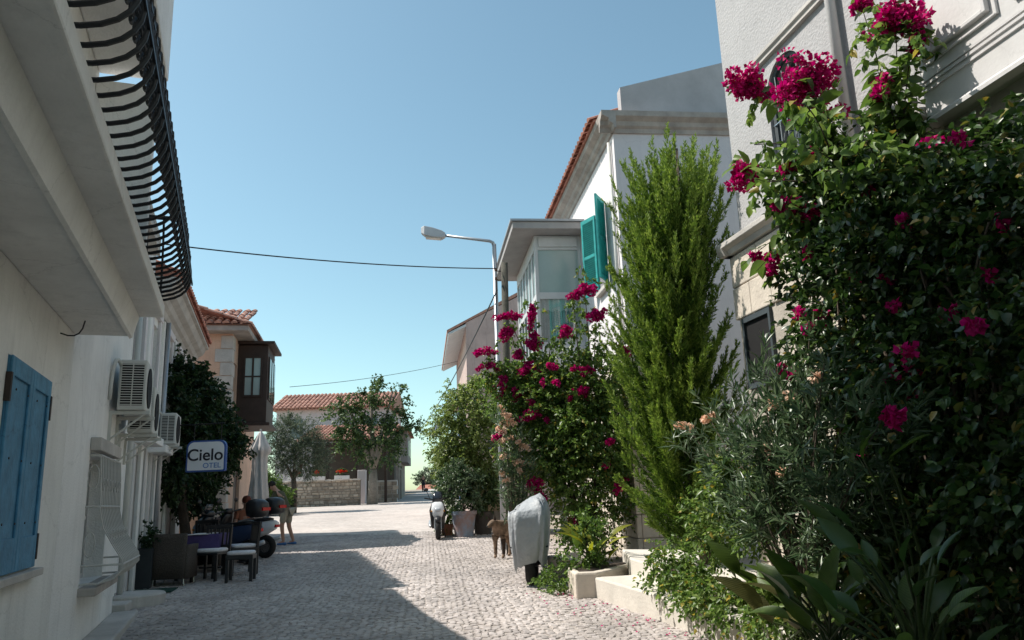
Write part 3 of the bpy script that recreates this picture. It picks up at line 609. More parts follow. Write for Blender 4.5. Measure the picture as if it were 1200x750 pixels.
# stone base
q = MB(); q.box(-9,.06,-6,.09,-.2,4.38); sb = q.build('stone_base', mat('lime_mortar', (.42,.38,.33), .95, .2, 6, .4, 40), H1, dz1)
q = MB(); q.prism([(.0,4.38),(.15,4.38),(.17,4.44),(.24,4.47),(.24,4.53),(.0,4.56)], 'x', -3.36, .2); q.build('base_cornice', M_conc2, H1, dz1, bevel=.008)
q = MB(); q.prism([(-6,4.38),(-6,4.56),(.2,4.56),(.24,4.47),(.2,4.38)][::-1], 'x', .061, .2); q.build('base_cornice', M_conc2, H1, dz1)
rr = random.Random(4)
for i in range(11):
    z = .02+i*.395; u = .13
    while u > -3.4:
        L = rr.uniform(.45,.75) if u < .1 else (.4 if i % 2 else .62)
        a, b = max(u-L,-3.6), u
        if not (b > -.62 and a < -.08 and z < 3.5 and z+.39 > 2.75):
            q = MB(); q.box(a+.006,b-.006,.05,.118+rr.uniform(-.008,.008),z+.006,z+.389); q.build('stone_block', M_stone, sb, 0, bevel=.012)
        u -= L
for i in range(11):                                               # return side of the corner
    z = .02+i*.395; b = .1; 
    for k in range(3):
        L = .45 if (i+k) % 2 else .65
        q = MB(); q.box(.02,.118+rr.uniform(-.006,.006),b-L+.006-.05,b-.006-.05,z+.006,z+.389); q.build('stone_block', M_stone, sb, 0, bevel=.012); b -= L
for o in list(sb.children): o.location.z = -dz1
q = MB(); q.box(-.62,-.08,.06,.10,2.78,3.50); q.build('vent_window', M_darkhole, H1, dz1)
q = MB(); q.box(-.66,-.62,.06,.13,2.72,3.56); q.box(-.08,-.04,.06,.13,2.72,3.56); q.box(-.62,-.08,.06,.13,3.50,3.56); q.box(-.62,-.08,.06,.13,2.72,2.78); q.build('vent_frame', M_slate, H1, dz1)

# low rendered ledges and steps in front of the near house
lg = MB(); lg.add([(0.92,10.30,-.1),(1.86,7.30,-.1),(3.2,3.0,-.1),(3.6,3.1,-.1),(2.20,7.45,-.1),(1.45,10.4,-.1)]+[(0.92,10.30,.58),(1.86,7.30,.50),(3.2,3.0,.38),(3.6,3.1,.38),(2.20,7.45,.50),(1.45,10.4,.58)],
    [(0,1,2,3,4,5),(6,11,10,9,8,7)]+[(i,(i+1)%6,6+(i+1)%6,6+i) for i in range(6)])
o = lg.build('kerb', M_ledge, bevel=.02); tag(o, 'long pale rendered ledge at the foot of the planting bed', 'ledge', kind='structure')
lg = MB(); lg.add([(1.42,10.42,-.1),(2.16,7.6,-.1),(2.9,8.0,-.1),(2.5,11.2,-.1),(1.5,11.9,-.1)]+[(1.42,10.42,.78),(2.16,7.6,.66),(2.9,8.0,.66),(2.5,11.2,.80),(1.5,11.9,.80)], [(0,1,2,3,4),(5,9,8,7,6)]+[(i,(i+1)%5,5+(i+1)%5,5+i) for i in range(5)])
o = lg.build('step', M_ledge, bevel=.02); tag(o, 'upper pale step behind the ledge near the cypress', 'step', kind='structure')
bed = MB(); bed.add([(2.2,7.45,.5),(3.6,3.1,.45),(4.4,3.2,.45),(3.1,8.0,.5)], [(0,1,2,3)]); o = bed.build('soil', M_soil); tag(o, 'dark soil of the planting bed below the bougainvillea', 'soil', kind='structure')

# ------------------------------------------------------------------ right: second house with teal shutters
RH2 = math.atan2(1,-.12); dz2 = .43
H2 = thing('teal_shuttered_house', 'off-white house with open teal shutters and a red tiled eave', 'house', (2.12,14.0,dz2), RH2)
mb = MB(); wall_open(mb, 0, 8.0, .0, 8.62, [(1.05,1.82,5.75,7.5),(5.0,5.9,.6,3.0)], 0, -.22); shell(mb, 0, 8.0, .0, 8.62, 0, -8); mb.build('wall', M_h2, H2, dz2)
window(H2, 1.05, 1.82, 5.75, 7.5, -.16, 1, M_paint, M_glass, dz2, bars=(1,2))
MB().box(.98,1.9,.0,.10,5.66,5.745).build('sill', M_conc2, H2, dz2, bevel=.01)
louvre_shutter(H2, (1.03,.03), .5, 5.75, 7.5, math.pi-R(32), M_teal, dz2)
louvre_shutter(H2, (1.84,.03), .5, 5.75, 7.5, R(24), M_teal, dz2)
MB().box(5.0,5.9,-.14,-.1,.6,3.0).build('door', M_brown, H2, dz2)
prof = [(0,8.50),(.04,8.50),(.06,8.58),(.12,8.62),(.14,8.70),(.26,8.76),(.28,8.86),(0,8.86)]
q = MB(); q.prism(prof, 'x', -.28, 8.0); 
q.prism([(-x,z) for x,z in prof], 'y', -8.0, .28); cn2 = q.build('cornice', M_conc, H2, dz2)
q = MB(); q.prism([(.33,8.865),(.33,8.90),(-4,10.6),(-8,8.90),(-8,8.865)], 'x', .22, 8.1); q.build('roof', M_tile, H2, dz2)
q = MB(); tiles(q, (.21,.40,8.90), (1,0,0), (0,-.93,.36), 38, 10, .205, .4, .092); q.build('roof_tiles', M_tile, H2, dz2, kind='stuff')
q = MB(); q.prism([(-.2,8.87),(-.2,9.5),(-2.5,10.15),(-4.0,10.75),(-6,10.8),(-6,8.87)], 'x', -.02, .215); q.build('gable_parapet', mat('grey_mauve_render', (.46,.43,.44), .9, .15, 1.5, .3, 30), H2, dz2)
# stone plinth with blocks at the corner
q = MB(); q.box(-.05,7.9,-.4,.05,-.2,3.9); sp = q.build('plinth', mat('lime_mortar', (.4,.38,.33)), H2, dz2)
for i in range(9):
    z = .43+i*.40; u = -.09
    for k in range(7):
        L = .5 if (i+k) % 2 else .72
        q = MB(); q.box(u+.006,u+L-.006,.0,.085+rr.uniform(-.006,.006),z+.006,z+.394); q.build('stone_block', M_stone, sp, dz2, bevel=.012); u += L
    b = .06
    for k in range(2):
        L = .3 if (i+k) % 2 else .5
        q = MB(); q.box(-.088+rr.uniform(-.005,.005),.0,b-L+.006-.06,b-.066,z+.006,z+.394); q.build('stone_block', M_stone, sp, dz2, bevel=.012); b -= L
# enclosed balcony
M_clear = bpy.data.materials.new('clear_glass'); M_clear.use_nodes = True; _t = M_clear.node_tree
_tr = _t.nodes.new('ShaderNodeBsdfTransparent'); _gl = _t.nodes.new('ShaderNodeBsdfGlossy'); _gl.inputs['Roughness'].default_value = .03; _mx = _t.nodes.new('ShaderNodeMixShader'); _mx.inputs[0].default_value = .14
_tr.inputs[0].default_value = (.85,.9,.9,1); _t.links.new(_tr.outputs[0], _mx.inputs[1]); _t.links.new(_gl.outputs[0], _mx.inputs[2]); _t.links.new(_mx.outputs[0], _t.nodes['Material Output'].inputs[0])
M_bay = mat('grey_white_joinery', (.56,.56,.57), .6, .1, 3, .08, 30)
q = MB(); q.box(3.55,7.0,.0,1.12,3.6,5.05); q.box(3.55,7.0,.0,1.12,7.28,7.62); q.box(6.9,7.0,0,1.12,5.05,7.28); q.box(3.57,7.0,.05,1.08,3.4,3.6)
for a,b in ((.0,.08),(1.04,1.12)): q.box(3.55,3.63,a,b,5.05,7.28)
q.box(3.56,3.62,.08,1.04,6.08,6.24)
for k in range(1,7): u = 3.55+k*.56; q.box(u-.04,u+.04,1.05,1.12,5.05,7.28)
q.box(3.63,6.9,1.06,1.115,6.10,6.22); bay = q.build('enclosed_balcony', M_bay, H2, dz2, bevel=.006)
q = MB(); pass
for a,b in ((7.34,7.56),(4.4,4.95),(3.75,4.3)): MB().box(3.50,3.552,.1,1.02,a,b).build('fascia_panel', M_bay, bay, dz2, bevel=.01)
q = MB(); q.box(3.05,7.5,-.02,1.68,7.63,7.80); q.build('balcony_roof', mat('grey_roof_boarding', (.36,.34,.34), .8, .12, 3, .1), bay, dz2, bevel=.015)
q = MB(); q.box(3.0,7.55,-.02,1.73,7.802,7.85); q.build('roof_flashing', M_metal, bay, dz2)
MB().box(3.59,3.60,.08,1.04,6.24,7.28).build('pane', M_glassm, bay, dz2); MB().box(3.59,3.60,.08,1.04,5.05,6.08).build('pane', M_clear, bay, dz2)
for k in range(6):
    u = 3.63+k*.56
    MB().box(u,u+.48,1.08,1.09,6.22,7.28).build('pane', M_glassm, bay, dz2); MB().box(u,u+.48,1.08,1.09,5.05,6.10).build('pane', M_clear, bay, dz2)
M_curt = mat('grey_curtain', (.42,.42,.42), .95, .2, 8)
V = []; Fq = []; n = 60
for i in range(n+1):
    y = .09+.94*i/n; x = 3.68+.02*math.sin(i*1.25)
    zt = 6.02; V += [(x,y,5.06),(x,y,zt)]
    if i < n: Fq.append((2*i,2*i+2,2*i+3,2*i+1))
q = MB(); q.add(V,Fq); q.build('curtain', M_curt, bay, dz2)
V = []; Fq = []
for i in range(n+1):
    y = .09+.94*i/n; x = 3.635+.012*math.sin(i*.9); V += [(x,y,5.84-.05*abs(math.sin(i*math.pi/12))),(x,y,6.07)]
    if i < n: Fq.append((2*i,2*i+2,2*i+3,2*i+1))
q = MB(); q.add(V,Fq); q.build('valance', M_cloth, bay, dz2)
# bracket pipe below the shutters
MB().tube([(.2,.05,8.4),(.2,.05,3.9)], .035, 8).build('downpipe', M_acw, H2, dz2, smooth=True)

# ------------------------------------------------------------------ right, farther: pinkish house
RP = math.atan2(1,-.12); dzp = gz(30)
Pk = thing('pink_house', 'pinkish-grey house with plain sloping gable behind the lamp post', 'house', (-1.85,30,dzp), RP)
q = MB(); q.prism([(0,.2),(-7,.2),(-7,10.6),(-2.6,9.75),(0,8.45)][::-1], 'x', 0, 9); q.build('wall', M_pinkwall, Pk, dzp)
q = MB(); q.prism([(.75,8.05),(.75,8.16),(-2.6,9.95),(-2.6,9.80),(0,8.47)], 'x', -.02, 9.2); q.build('roof', M_tilef, Pk, dzp)
q = MB(); q.prism([(.72,8.045),(0,8.40),(0,8.30),(.68,7.98)], 'x', .0, 9.0); q.build('soffit', mat('pale_soffit_boards', (.55,.60,.62), .8, .1, 4), Pk, dzp)
MB().box(-.02,.5,-3.2,-2.9,9.7,10.4).build('chimney', M_pinkwall, Pk, dzp)
for u in (1.2,4.0,6.6):
    for z in (4.4,1.6): 
        s_ = MB(); s_.box(u,u+.9,.0,.05,z,z+1.7); s_.build('window', mat('blue_window', (.08,.2,.42), .6), Pk, dzp)
q = MB(); q.prism([(0,6.0),(.55,5.85),(.55,5.78),(0,5.9)], 'x', 4.5, 9); q.build('canopy', M_tilef, Pk, dzp)
# garden wall beside the pots
gw = MB(); gw.obox((-.62,22.6,gz(22.6)+.9), (1.1,.3,1.9), R(-8)); o = gw.build('garden_wall', mat('ochre_render', (.55,.43,.32), .9, .15, 2, .3, 30), bevel=.02); tag(o, 'short ochre rendered wall end below the blue-flowered bush', 'wall')
o['kind'] = 'thing'
q = MB(); q.obox((-.62,22.43,gz(22.6)+.25), (1.14,.05,.6), R(-8)); q.build('plinth', M_conc, o)

# ------------------------------------------------------------------ far: red-roofed houses, stone wall
dzd = gz(54)
Dh = thing('red_roofed_house', 'long lilac-white house with red tiled roof behind the trees', 'house', (-17.3,56,dzd), 0)
M_lilac = mat('lilac_render', (.62,.56,.58), .9, .08, .6)
q = MB(); q.box(0,8.0,0,7,-.3,8.4-dzd+.0); q.build('wall', M_lilac, Dh)
q = MB(); q.add([(-.4,-.5,8.35-dzd),(8.4,-.5,8.35-dzd),(8.4,7.4,8.35-dzd),(-.4,7.4,8.35-dzd),(-.4,3.5,9.9-dzd),(8.4,3.5,9.9-dzd)], [(0,1,5,4),(2,3,4,5),(1,2,5),(3,0,4),(0,3,2,1)]); q.build('roof', M_tilef, Dh)
q = MB(); tiles(q, (-.4,-.55,8.38-dzd), (1,0,0), (0,.93,.365), 29, 9, .3, .45, .13); q.build('roof_tiles', M_tilef, Dh, kind='stuff')
for u in (1.0,6.4): MB().box(u,u+.9,-.04,.02,4.6,6.0).build('window', M_glass, Dh)
Dp = thing('tiled_porch', 'red tiled porch roof over a dark veranda behind the stone wall', 'porch', (-14.6,51.2,gz(51)), 0)
dq = gz(51)
q = MB(); q.add([(0,0,5.75-dq),(6.2,0,5.6-dq),(6.2,4.5,7.1-dq),(1.2,4.5,7.1-dq)], [(0,1,2,3)]); q.add([(0,0,5.65-dq),(6.2,0,5.5-dq),(6.2,4.5,7.0-dq),(1.2,4.5,7.0-dq)], [(3,2,1,0)]); q.build('roof', M_tilef, Dp)
q = MB(); tiles(q, (.2,-.05,5.78-dq), (.999,0,-.024), (.05,.94,.30), 24, 10, .25, .42, .11); q.build('roof_tiles', M_tilef, Dp, kind='stuff')
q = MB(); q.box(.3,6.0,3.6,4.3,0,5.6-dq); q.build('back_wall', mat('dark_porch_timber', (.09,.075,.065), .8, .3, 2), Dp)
for x in (.3,2.1,4.0,5.9): MB().box(x,x+.16,.1,.26,-.3,5.6-dq).build('post', M_brown, Dp)
MB().box(.2,6.1,.1,.25,5.35-dq,5.55-dq).build('beam', M_brown, Dp)
# stone wall with stones
Sw = thing('stone_wall', 'low dry-stone garden wall carrying flower boxes', 'wall', (-16.6,48.0,gz(48)), R(3))
q = MB(); q.box(0,6.9,.05,.5,-.3,1.5); core = q.build('core', mat('wall_mortar', (.26,.22,.18), 1, .3, 4), Sw)
q = MB(); z = -.05; rw = random.Random(9)
while z < 1.48:
    h = rw.uniform(.13,.24); x = 0
    while x < 6.9:
        L = rw.uniform(.18,.5); a,b = x+.012, min(x+L-.012,6.9); j = lambda: rw.uniform(-.02,.02); y1 = .05-rw.uniform(.01,.07)
        q.add([(a+j(),.06,z+.01+j()),(b+j(),.06,z+.01+j()),(b+j(),.06,z+h-.01+j()),(a+j(),.06,z+h-.01+j()),(a+.03+j(),y1,z+.04+j()),(b-.03+j(),y1,z+.04+j()),(b-.03+j(),y1,z+h-.04+j()),(a+.03+j(),y1,z+h-.04+j())],
              [(4,5,6,7),(0,1,5,4),(1,2,6,5),(2,3,7,6),(3,0,4,7)]); x += L
    z += h
q.build('stones', mat('field_stone', (.40,.34,.28), .95, .3, 5, .4, 20, island=.4), Sw, kind='stuff')
MB().box(-.05,6.95,-.04,.56,1.5,1.56).build('coping', M_conc2, Sw, bevel=.01)
# side house beyond, with overhanging upper floor
dzs = gz(58); Sh = thing('overhanging_house', 'grey-brown stone house with overhanging upper floor at the street bend', 'house', (-8.55,57,dzs), math.atan2(1,-.10))
q = MB(); q.box(0,9,0,5,-.3,4.6); q.build('lower_wall', mat('greybrown_stone', (.40,.34,.30), .95, .25, 2, .4, 15), Sh)
q = MB(); q.box(2.0,9.2,-.5,5,2.7,5.0); q.build('upper_wall', mat('grey_render', (.36,.33,.32), .9, .15, 2), Sh)
q = MB(); q.prism([(-.8,5.0),(2.4,6.0),(5.2,5.0)], 'x', -.1, 9.4); q.build('roof', M_tile, Sh)
for u in (3.2,5.6): MB().box(u,u+.8,-.55,-.49,3.2,4.4).build('window', M_glass, Sh)
MB().box(-.02,.05,1.2,2.1,1.2,2.6).build('window', M_glass, Sh); MB().box(1.0,2.0,-.04,.02,0,2.1).build('door', M_brown, Sh)
# pillar and low wall at its corner
pl = MB(); pl.obox((-9.95,50.3,gz(50.3)+1.0), (.5,.5,2.2), 0); o = pl.build('gate_pillar', M_lilac, bevel=.02); tag(o, 'pale square gate pillar behind the mulberry trunk', 'pillar')
pl = MB(); pl.obox((-8.9,52.0,gz(52)+.65), (1.9,.35,1.5), 0); o = pl.build('boundary_wall', M_conc2, bevel=.02); tag(o, 'low pale stone wall between the tree and the overhanging house', 'wall'); o['kind'] = 'thing'
q = MB()
for i in range(5):
    for k in range(5): q.obox((-9.65+k*.38+(.1 if i % 2 else 0),51.81,gz(52)+.1+i*.27), (.34,.04,.24))
q.build('stones', mat('field_stone', (.4,.34,.28)), o, kind='stuff')
# houses farther up on the shady side
for k,(y0,y1,x0,hh,lab) in enumerate(((67.5,74,-10.6,5.2,'far grey house just beyond the overhanging one'),(77,86,-11.6,4.6,'farthest low house on the shady side of the street'))):
    fh = thing('far_house', lab, 'house', (x0,y0,gz(y0)), math.atan2(1,-.11), 'far houses up the street')
    MB().box(0,y1-y0,0,5,-.5,hh).build('wall', mat('grey_render', (.36,.33,.32)), fh); q = MB(); q.prism([(-.4,hh),(2.5,hh+1.1),(5.4,hh)], 'x', -.2, y1-y0+.2); q.build('roof', M_tile, fh)
    for u in (1.0,3.6): MB().box(u,u+.9,-.04,.02,1.2,2.6).build('window', M_glass, fh)
# distant roof and trees over the crest
q = MB(); q.add([(-16,118,2.6),(-8,118,2.6),(-8,124,2.6),(-16,124,2.6),(-15,121,4.0),(-9,121,4.0)], [(0,1,5,4),(1,2,5),(2,3,4,5),(3,0,4)]); q.add([(-15.6,118.4,-1),(-8.4,118.4,-1),(-8.4,123.6,-1),(-15.6,123.6,-1),(-15.6,118.4,2.6),(-8.4,118.4,2.6),(-8.4,123.6,2.6),(-15.6,123.6,2.6)], [(0,1,5,4),(1,2,6,5),(2,3,7,6),(3,0,4,7)])
o = q.build('hip_roofed_house', M_tile); tag(o, 'small distant house whose red hipped roof shows over the crest', 'house')
# ------------------------------------------------------------------ vegetation
def h1p(u, v, z): return np.array([2.83-.215*u-.977*v, 9.0+.977*u-.215*v, z])
def leaf_mesh(name, L, W, material, curl=.2, fold=.12, seg=4):
    V = []; Fq = []
    for i in range(seg+1):
        t = i/seg; w = W/2*math.sin(math.pi*min(1,(t*.93+.03))**.8)*(1 if t < .97 else .15); x = L*t; z = -curl*L*t*t
        V += [(x,-w,z+fold*w*2),(x,0,z),(x,w,z+fold*w*2)]
        if i: k = 3*i; Fq += [(k-3,k-2,k+1,k),(k-2,k-1,k+2,k+1)]
    me = bpy.data.meshes.new(name); me.from_pydata(V,[],Fq); me.materials.append(material)
    me.polygons.foreach_set('use_smooth', [True]*len(Fq)); return me
def put_leaf(me, name, parent, p, d, nrm, s=1.0):
    d = Vector(d).normalized(); n = Vector(nrm); y = n.cross(d).normalized(); n = d.cross(y)
    M = Matrix((d,y,n)).transposed().to_4x4() @ Matrix.Scale(s,4); M.translation = Vector(p)
    o = bpy.data.objects.new(name, me); COL.objects.link(o); o.parent = parent; o.matrix_local = M; return o
def spray(parent, pts, nl, meshes, g, base, rbase=.007, tube_mat=M_darkbark):
    """a shoot with separate leaves along it"""
    pts = [Vector(p)-Vector(base) for p in pts]; q = MB(); q.tube(pts, [rbase*(1-.6*i/(len(pts)-1)) for i in range(len(pts))], 5); q.build('shoot', tube_mat, parent)
    N = len(pts)-1
    for k in range(nl):
        t = (.12+.86*(k+g.random())/nl)*N; i = min(int(t),N-1); p = pts[i].lerp(pts[i+1], t-i); ax = (pts[i+1]-pts[i]).normalized()
        s = Vector(g.normal(size=3)); s = (s-ax*s.dot(ax)).normalized(); d = ax*.35+s*.9+Vector((0,0,-.35))
        put_leaf(meshes[int(g.integers(len(meshes)))], 'leaf', parent, p, d, Vector(g.normal(size=3))*.45+Vector((0,0,1)), .85+.7*g.random())

# near bougainvillea
g = np.random.default_rng(11)
b0 = (2.75,6.0,.5); BN = thing('bougainvillea', 'huge bougainvillea with large magenta trusses climbing the near white house', 'bougainvillea', b0)
blobs = [(h1p(-2.5,.40,3.3),(.40,.45,.75),1.0),(h1p(-2.85,.5,4.05),(.42,.45,.5),.9),(h1p(-3.4,.5,3.55),(.5,.55,.55),1.1),(h1p(-4.2,.5,3.2),(.5,.7,.7),1.3),(h1p(-5.1,.55,3.0),(.55,.8,.8),1.4),
         (h1p(-3.0,.6,2.7),(.5,.55,.65),1.1),(h1p(-4.1,.75,2.2),(.5,.7,.7),1.0),(h1p(-5.2,.8,1.9),(.6,.8,.8),1.0),(h1p(-2.3,.5,2.3),(.35,.4,.6),.6),(h1p(-6.2,.6,2.9),(.6,.9,1.1),1.0),(h1p(-4.6,.8,1.2),(.5,.8,.6),.7),(h1p(-5.6,.9,1.1),(.6,.8,.6),.7),(h1p(-3.5,.55,1.5),(.4,.6,.6),.6),(h1p(-1.9,.5,1.5),(.3,.5,.7),.5),(h1p(-2.7,.6,1.2),(.35,.5,.6),.6)]
foliage('crown', L_boug, BN, blobs, 5600, 12, .34, .066, .044, g, up=.15, droop=.45, inner=.25, base=b0, full=True)
q = MB()
for p in ((h1p(-3.0,.5,3.4)),(h1p(-4.3,.6,3.4)),(h1p(-2.6,.5,3.0)),(h1p(-5.2,.7,3.0))):
    m_ = (Vector(b0)+Vector(p))/2+Vector((g.normal()*.15,g.normal()*.15,.3)); pts = bez((0,0,0), m_-Vector(b0), Vector(p)-Vector(b0), 8); q.tube(pts, [.045-.03*i/8 for i in range(9)], 7)
q.build('trunk', M_darkbark, BN, smooth=True)
near = [(3.11,5.41,5.17,0.24,0.21),(3.03,5.77,5.54,0.13,0.09),(2.77,6.46,5.26,0.29,0.39),(2.49,7.06,5.55,0.29,0.21),(2.98,5.53,4.62,0.16,0.14),(3.18,5.33,4.92,0.10,0.09),(2.61,6.27,4.35,0.19,0.10),(2.42,7.14,4.67,0.16,0.19),(2.51,6.26,3.94,0.18,0.14),(2.37,6.91,3.70,0.08,0.08),(2.42,6.68,3.59,0.09,0.07),(2.42,6.20,3.00,0.04,0.03),(2.44,6.11,2.83,0.04,0.03),(2.29,6.36,2.55,0.04,0.03),(2.27,4.56,2.01,0.09,0.07),(2.38,4.50,2.36,0.03,0.02),(2.57,4.12,2.43,0.03,0.02)]
lm = [leaf_mesh('leaf', .105+.02*k, .058+.01*k, mm, .12+.1*k, .1+.05*k) for k,mm in ((0,L_boug2),(1,L_boug),(2,L_boug2),(0,L_boug))]
for k,(x,y,z,a,b) in enumerate(near):
    if k >= 6: x, y, z = x*.965-.06, y*.965, 1.6+(z-1.6)*.965
    cluster('flower_cluster', F_mag, BN, (x,y,z), a*.95, b*.95, g, b0, 1.5, .045)
    if k < 11:
        src = Vector(h1p(-2.9,.5,3.9)) if k not in (0,1,4,5) else Vector(h1p(-3.4,.5,4.1))
        e = Vector((x,y,z)); out = (e-src).normalized(); mid_ = (src+e)/2+Vector((0,0,.22))
        spray(BN, bez(src, mid_, e+out*.16, 8), 23, lm, g, b0)
# leafy sleeves on the shoots (small leaves near the trusses)
o_ = []; d_ = []
for k,(x,y,z,a,b) in enumerate(near[:11]):
    src = h1p(-2.9,.5,3.9) if k not in (0,1,4,5) else h1p(-3.4,.5,4.1)
    for t in np.linspace(.25,1.05,9):
        p = src*(1-t)+np.array((x,y,z))*t; p[2] += .2*math.sin(math.pi*min(t,1)); o_.append(p+g.normal(size=3)*.05); d_.append(g.normal(size=3)*.6+np.array([0,0,-.2]))
V,T = leaf_arrays8(*sprigs(np.array(o_), np.array(d_), .24*np.ones(len(o_)), 13, .078, .048, g, .35)); ob = tri_mesh('shoot_leaves', V-np.array(b0), T, L_boug2, BN); ob['kind'] = 'stuff'

for k in range(22):
    p = h1p(-2.2-2.6*g.random(),.85+.3*g.random(),1.6+2.2*g.random()); s2 = .025+.03*g.random(); cluster('flower_cluster', F_mag, BN, p, s2, s2, g, b0, 1.0, .04)
q = MB()
for k in range(16):                                               # woody stems wandering through the mass
    u = -2.4-3.2*g.random(); p0 = h1p(u*.6-1.6,.5,.6); p1 = h1p(u+.3*g.normal(),.7+.3*g.random(),1.8+.6*g.random()); p2 = h1p(u+.4*g.normal(),.75+.35*g.random(),2.6+1.0*g.random())
    q.tube([p-Vector(b0) for p in bez(p0,p1,p2,10)], [.018-.011*i/10 for i in range(11)], 5)
q.build('stems', M_bark, BN, kind='stuff')
# unflowered leafy shoots breaking out of the top and the outer face
o_ = []; d_ = []; q = MB()
for k in range(26):
    u = -2.3-1.15*g.random(); src = h1p(u,.45+.3*g.random(),3.3+.7*g.random()*(1 if u > -3.3 else .3)); e = src+np.array([-.25+.25*g.normal(),-.1+.3*g.normal(),.45+.5*g.random()*(1 if u > -3.4 else .35)])
    m_ = (src+e)/2+np.array([0,0,.2]); pts = bez(src,m_,e-np.array([.12,0,.12]),7); q.tube([p-Vector(b0) for p in pts], .005, 4)
    for p in pts[1:]:
        for j in range(2): o_.append(np.array(p)+g.normal(size=3)*.02); d_.append(g.normal(size=3)*.7+np.array([0,0,-.25]))
q.build('shoots', M_darkbark, BN, kind='stuff')
V,T = leaf_arrays8(*sprigs(np.array(o_), np.array(d_), .12*np.ones(len(o_)), 4, .095, .058, g, .5)); ob = tri_mesh('shoot_leaves', V-np.array(b0), T, L_boug2, BN); ob['kind'] = 'stuff'

# oleander in the bed
b0 = (2.25,6.6,.5); OL = thing('oleander', 'oleander with narrow leaves and pale peach flowers below the bougainvillea', 'oleander', b0)
def oleander(parent, b0, tips, mate, g, nper, ll=.13, lw=.02, spread=.25, nt=10):
    q = MB(); o_ = []; d_ = []
    for tip in tips:
        tip = np.array(tip); m_ = (np.array(b0)*.55+tip*.45)+np.array([0,0,.25]); pts = bez(b0, m_, tip, 7); q.tube([p-Vector(b0) for p in pts], [.013-.009*i/7 for i in range(8)], 5)
        for j in range(nper):
            t = .45+.55*g.random(); p = (1-t)**2*np.array(b0)+2*t*(1-t)*m_+t*t*tip; dd = unit(tip-m_)+g.normal(size=3)*.5
            o_.append(p+g.normal(size=3)*spread*.35); d_.append(dd)
    q.build('stems', M_bark, parent, kind='stuff')
    V,T = leaf_arrays(*sprigs(np.array(o_), np.array(d_), .2*np.ones(len(o_)), nt, ll, lw, g, .08, ang=.65, jit=.12), fold=.15, curl=.1)
    ob = tri_mesh('crown', V-np.array(b0), T, mate, parent); ob['kind'] = 'stuff'
tips = [(1.76,7.9,2.2),(1.87,7.45,2.25),(1.95,7.0,1.9),(2.05,6.9,2.35),(2.1,6.5,2.3),(2.2,6.0,2.35),(2.25,5.7,2.3),(2.3,5.3,2.2),(2.0,6.3,1.85),(1.9,6.6,1.6),(2.2,5.2,1.7),(2.3,5.9,2.7),(2.3,6.6,2.6),(2.35,4.9,2.0),(2.1,5.6,1.5),(1.95,7.2,1.6)]
tips += [tuple(np.array(t)+g.normal(size=3)*np.array([.12,.25,.2])) for t in tips]
oleander(OL, b0, tips, L_ole, g, 19)
for (x,y,z,a,b) in [(1.72,8.01,2.25,0.09,0.08),(1.83,7.50,2.29,0.08,0.08),(2.09,6.30,2.28,0.04,0.04),(2.15,6.05,2.27,0.03,0.03),(2.23,5.69,2.40,0.03,0.03),(2.06,6.44,1.89,0.03,0.04),(2.10,6.27,1.73,0.03,0.03)]:
    cluster('flower_cluster', F_peach, OL, (x,y,z), a*.9, b*.9, g, b0, 1.2, .04)
for dx,dy,bl in ((-.05,-.3,[((2.0,7.9,1.35),(.22,.4,.35),1),((2.05,7.2,1.5),(.25,.4,.4),1)]),):
    foliage('side_crown', L_boug2, OL, bl, 420, 10, .2, .055, .03, g, base=b0)

# cannas and other big-leaved plants at the foot of the bed
def canna(name, label, base, n, L, W, mats, g, spread=.5, stem=.5, group=None, lean=(0,0), h=.0):
    T = thing(name, label, 'plant', base, 0, group); ms = [leaf_mesh('leaf', L*s, W*s, mm, c, .18, 6) for mm in mats for s,c in ((1,.35),(.8,.15))]
    q = MB()
    for k in range(n):
        a = 2*math.pi*(k*.382+g.random()*.1); zt = stem*(.3+.9*g.random())+h; r_ = spread*(.1+.35*g.random())
        top = Vector((math.cos(a)*r_+lean[0]*zt, math.sin(a)*r_+lean[1]*zt, zt)); pts = bez((g.normal()*.06,g.normal()*.06,0), (top.x*.3,top.y*.3,zt*.7), top, 5); q.tube(pts, .009, 5)
        put_leaf(ms[int(g.integers(len(ms)))], 'leaf', T, top, (math.cos(a)*.7,math.sin(a)*.7,.75+.3*g.normal()), (-math.cos(a)*.3-.45+g.normal()*.3,-math.sin(a)*.3-.35+g.normal()*.3,.8), .75+.5*g.random())
    q.build('stems', leafmat('green_stem', (.03,.05,.015),(.05,.08,.02),(.07,.10,.03)), T, kind='stuff'); return T
g = np.random.default_rng(21)
canna('canna', 'bronze-tinged canna clump at the foot of the oleander', (2.22,7.1,.5), 18, .30, .13, [L_canna,L_cannar,L_canna], g, .8, .35)
canna('canna', 'broad green canna clump in the bed just below the bougainvillea', (2.1,6.2,.5), 20, .34, .135, [L_canna,L_cannar], g, .9, .30)
canna('canna', 'dark-stemmed canna with folded leaves close beside the camera', (2.0,5.35,.5), 22, .40, .15, [L_canna], g, .9, .35)
canna('ginger_lily', 'tall leafy plant with oval drooping leaves at the bed edge', (2.15,4.5,.48), 24, .24, .10, [L_canna,L_boug], g, .9, .75, lean=(-.15,-.1))
canna('strelitzia', 'long-stemmed strelitzia fanning up in the dark part of the bed', (2.45,4.9,.45), 10, .34, .10, [L_boug,L_canna], g, .9, 1.25, lean=(-.2,.1))
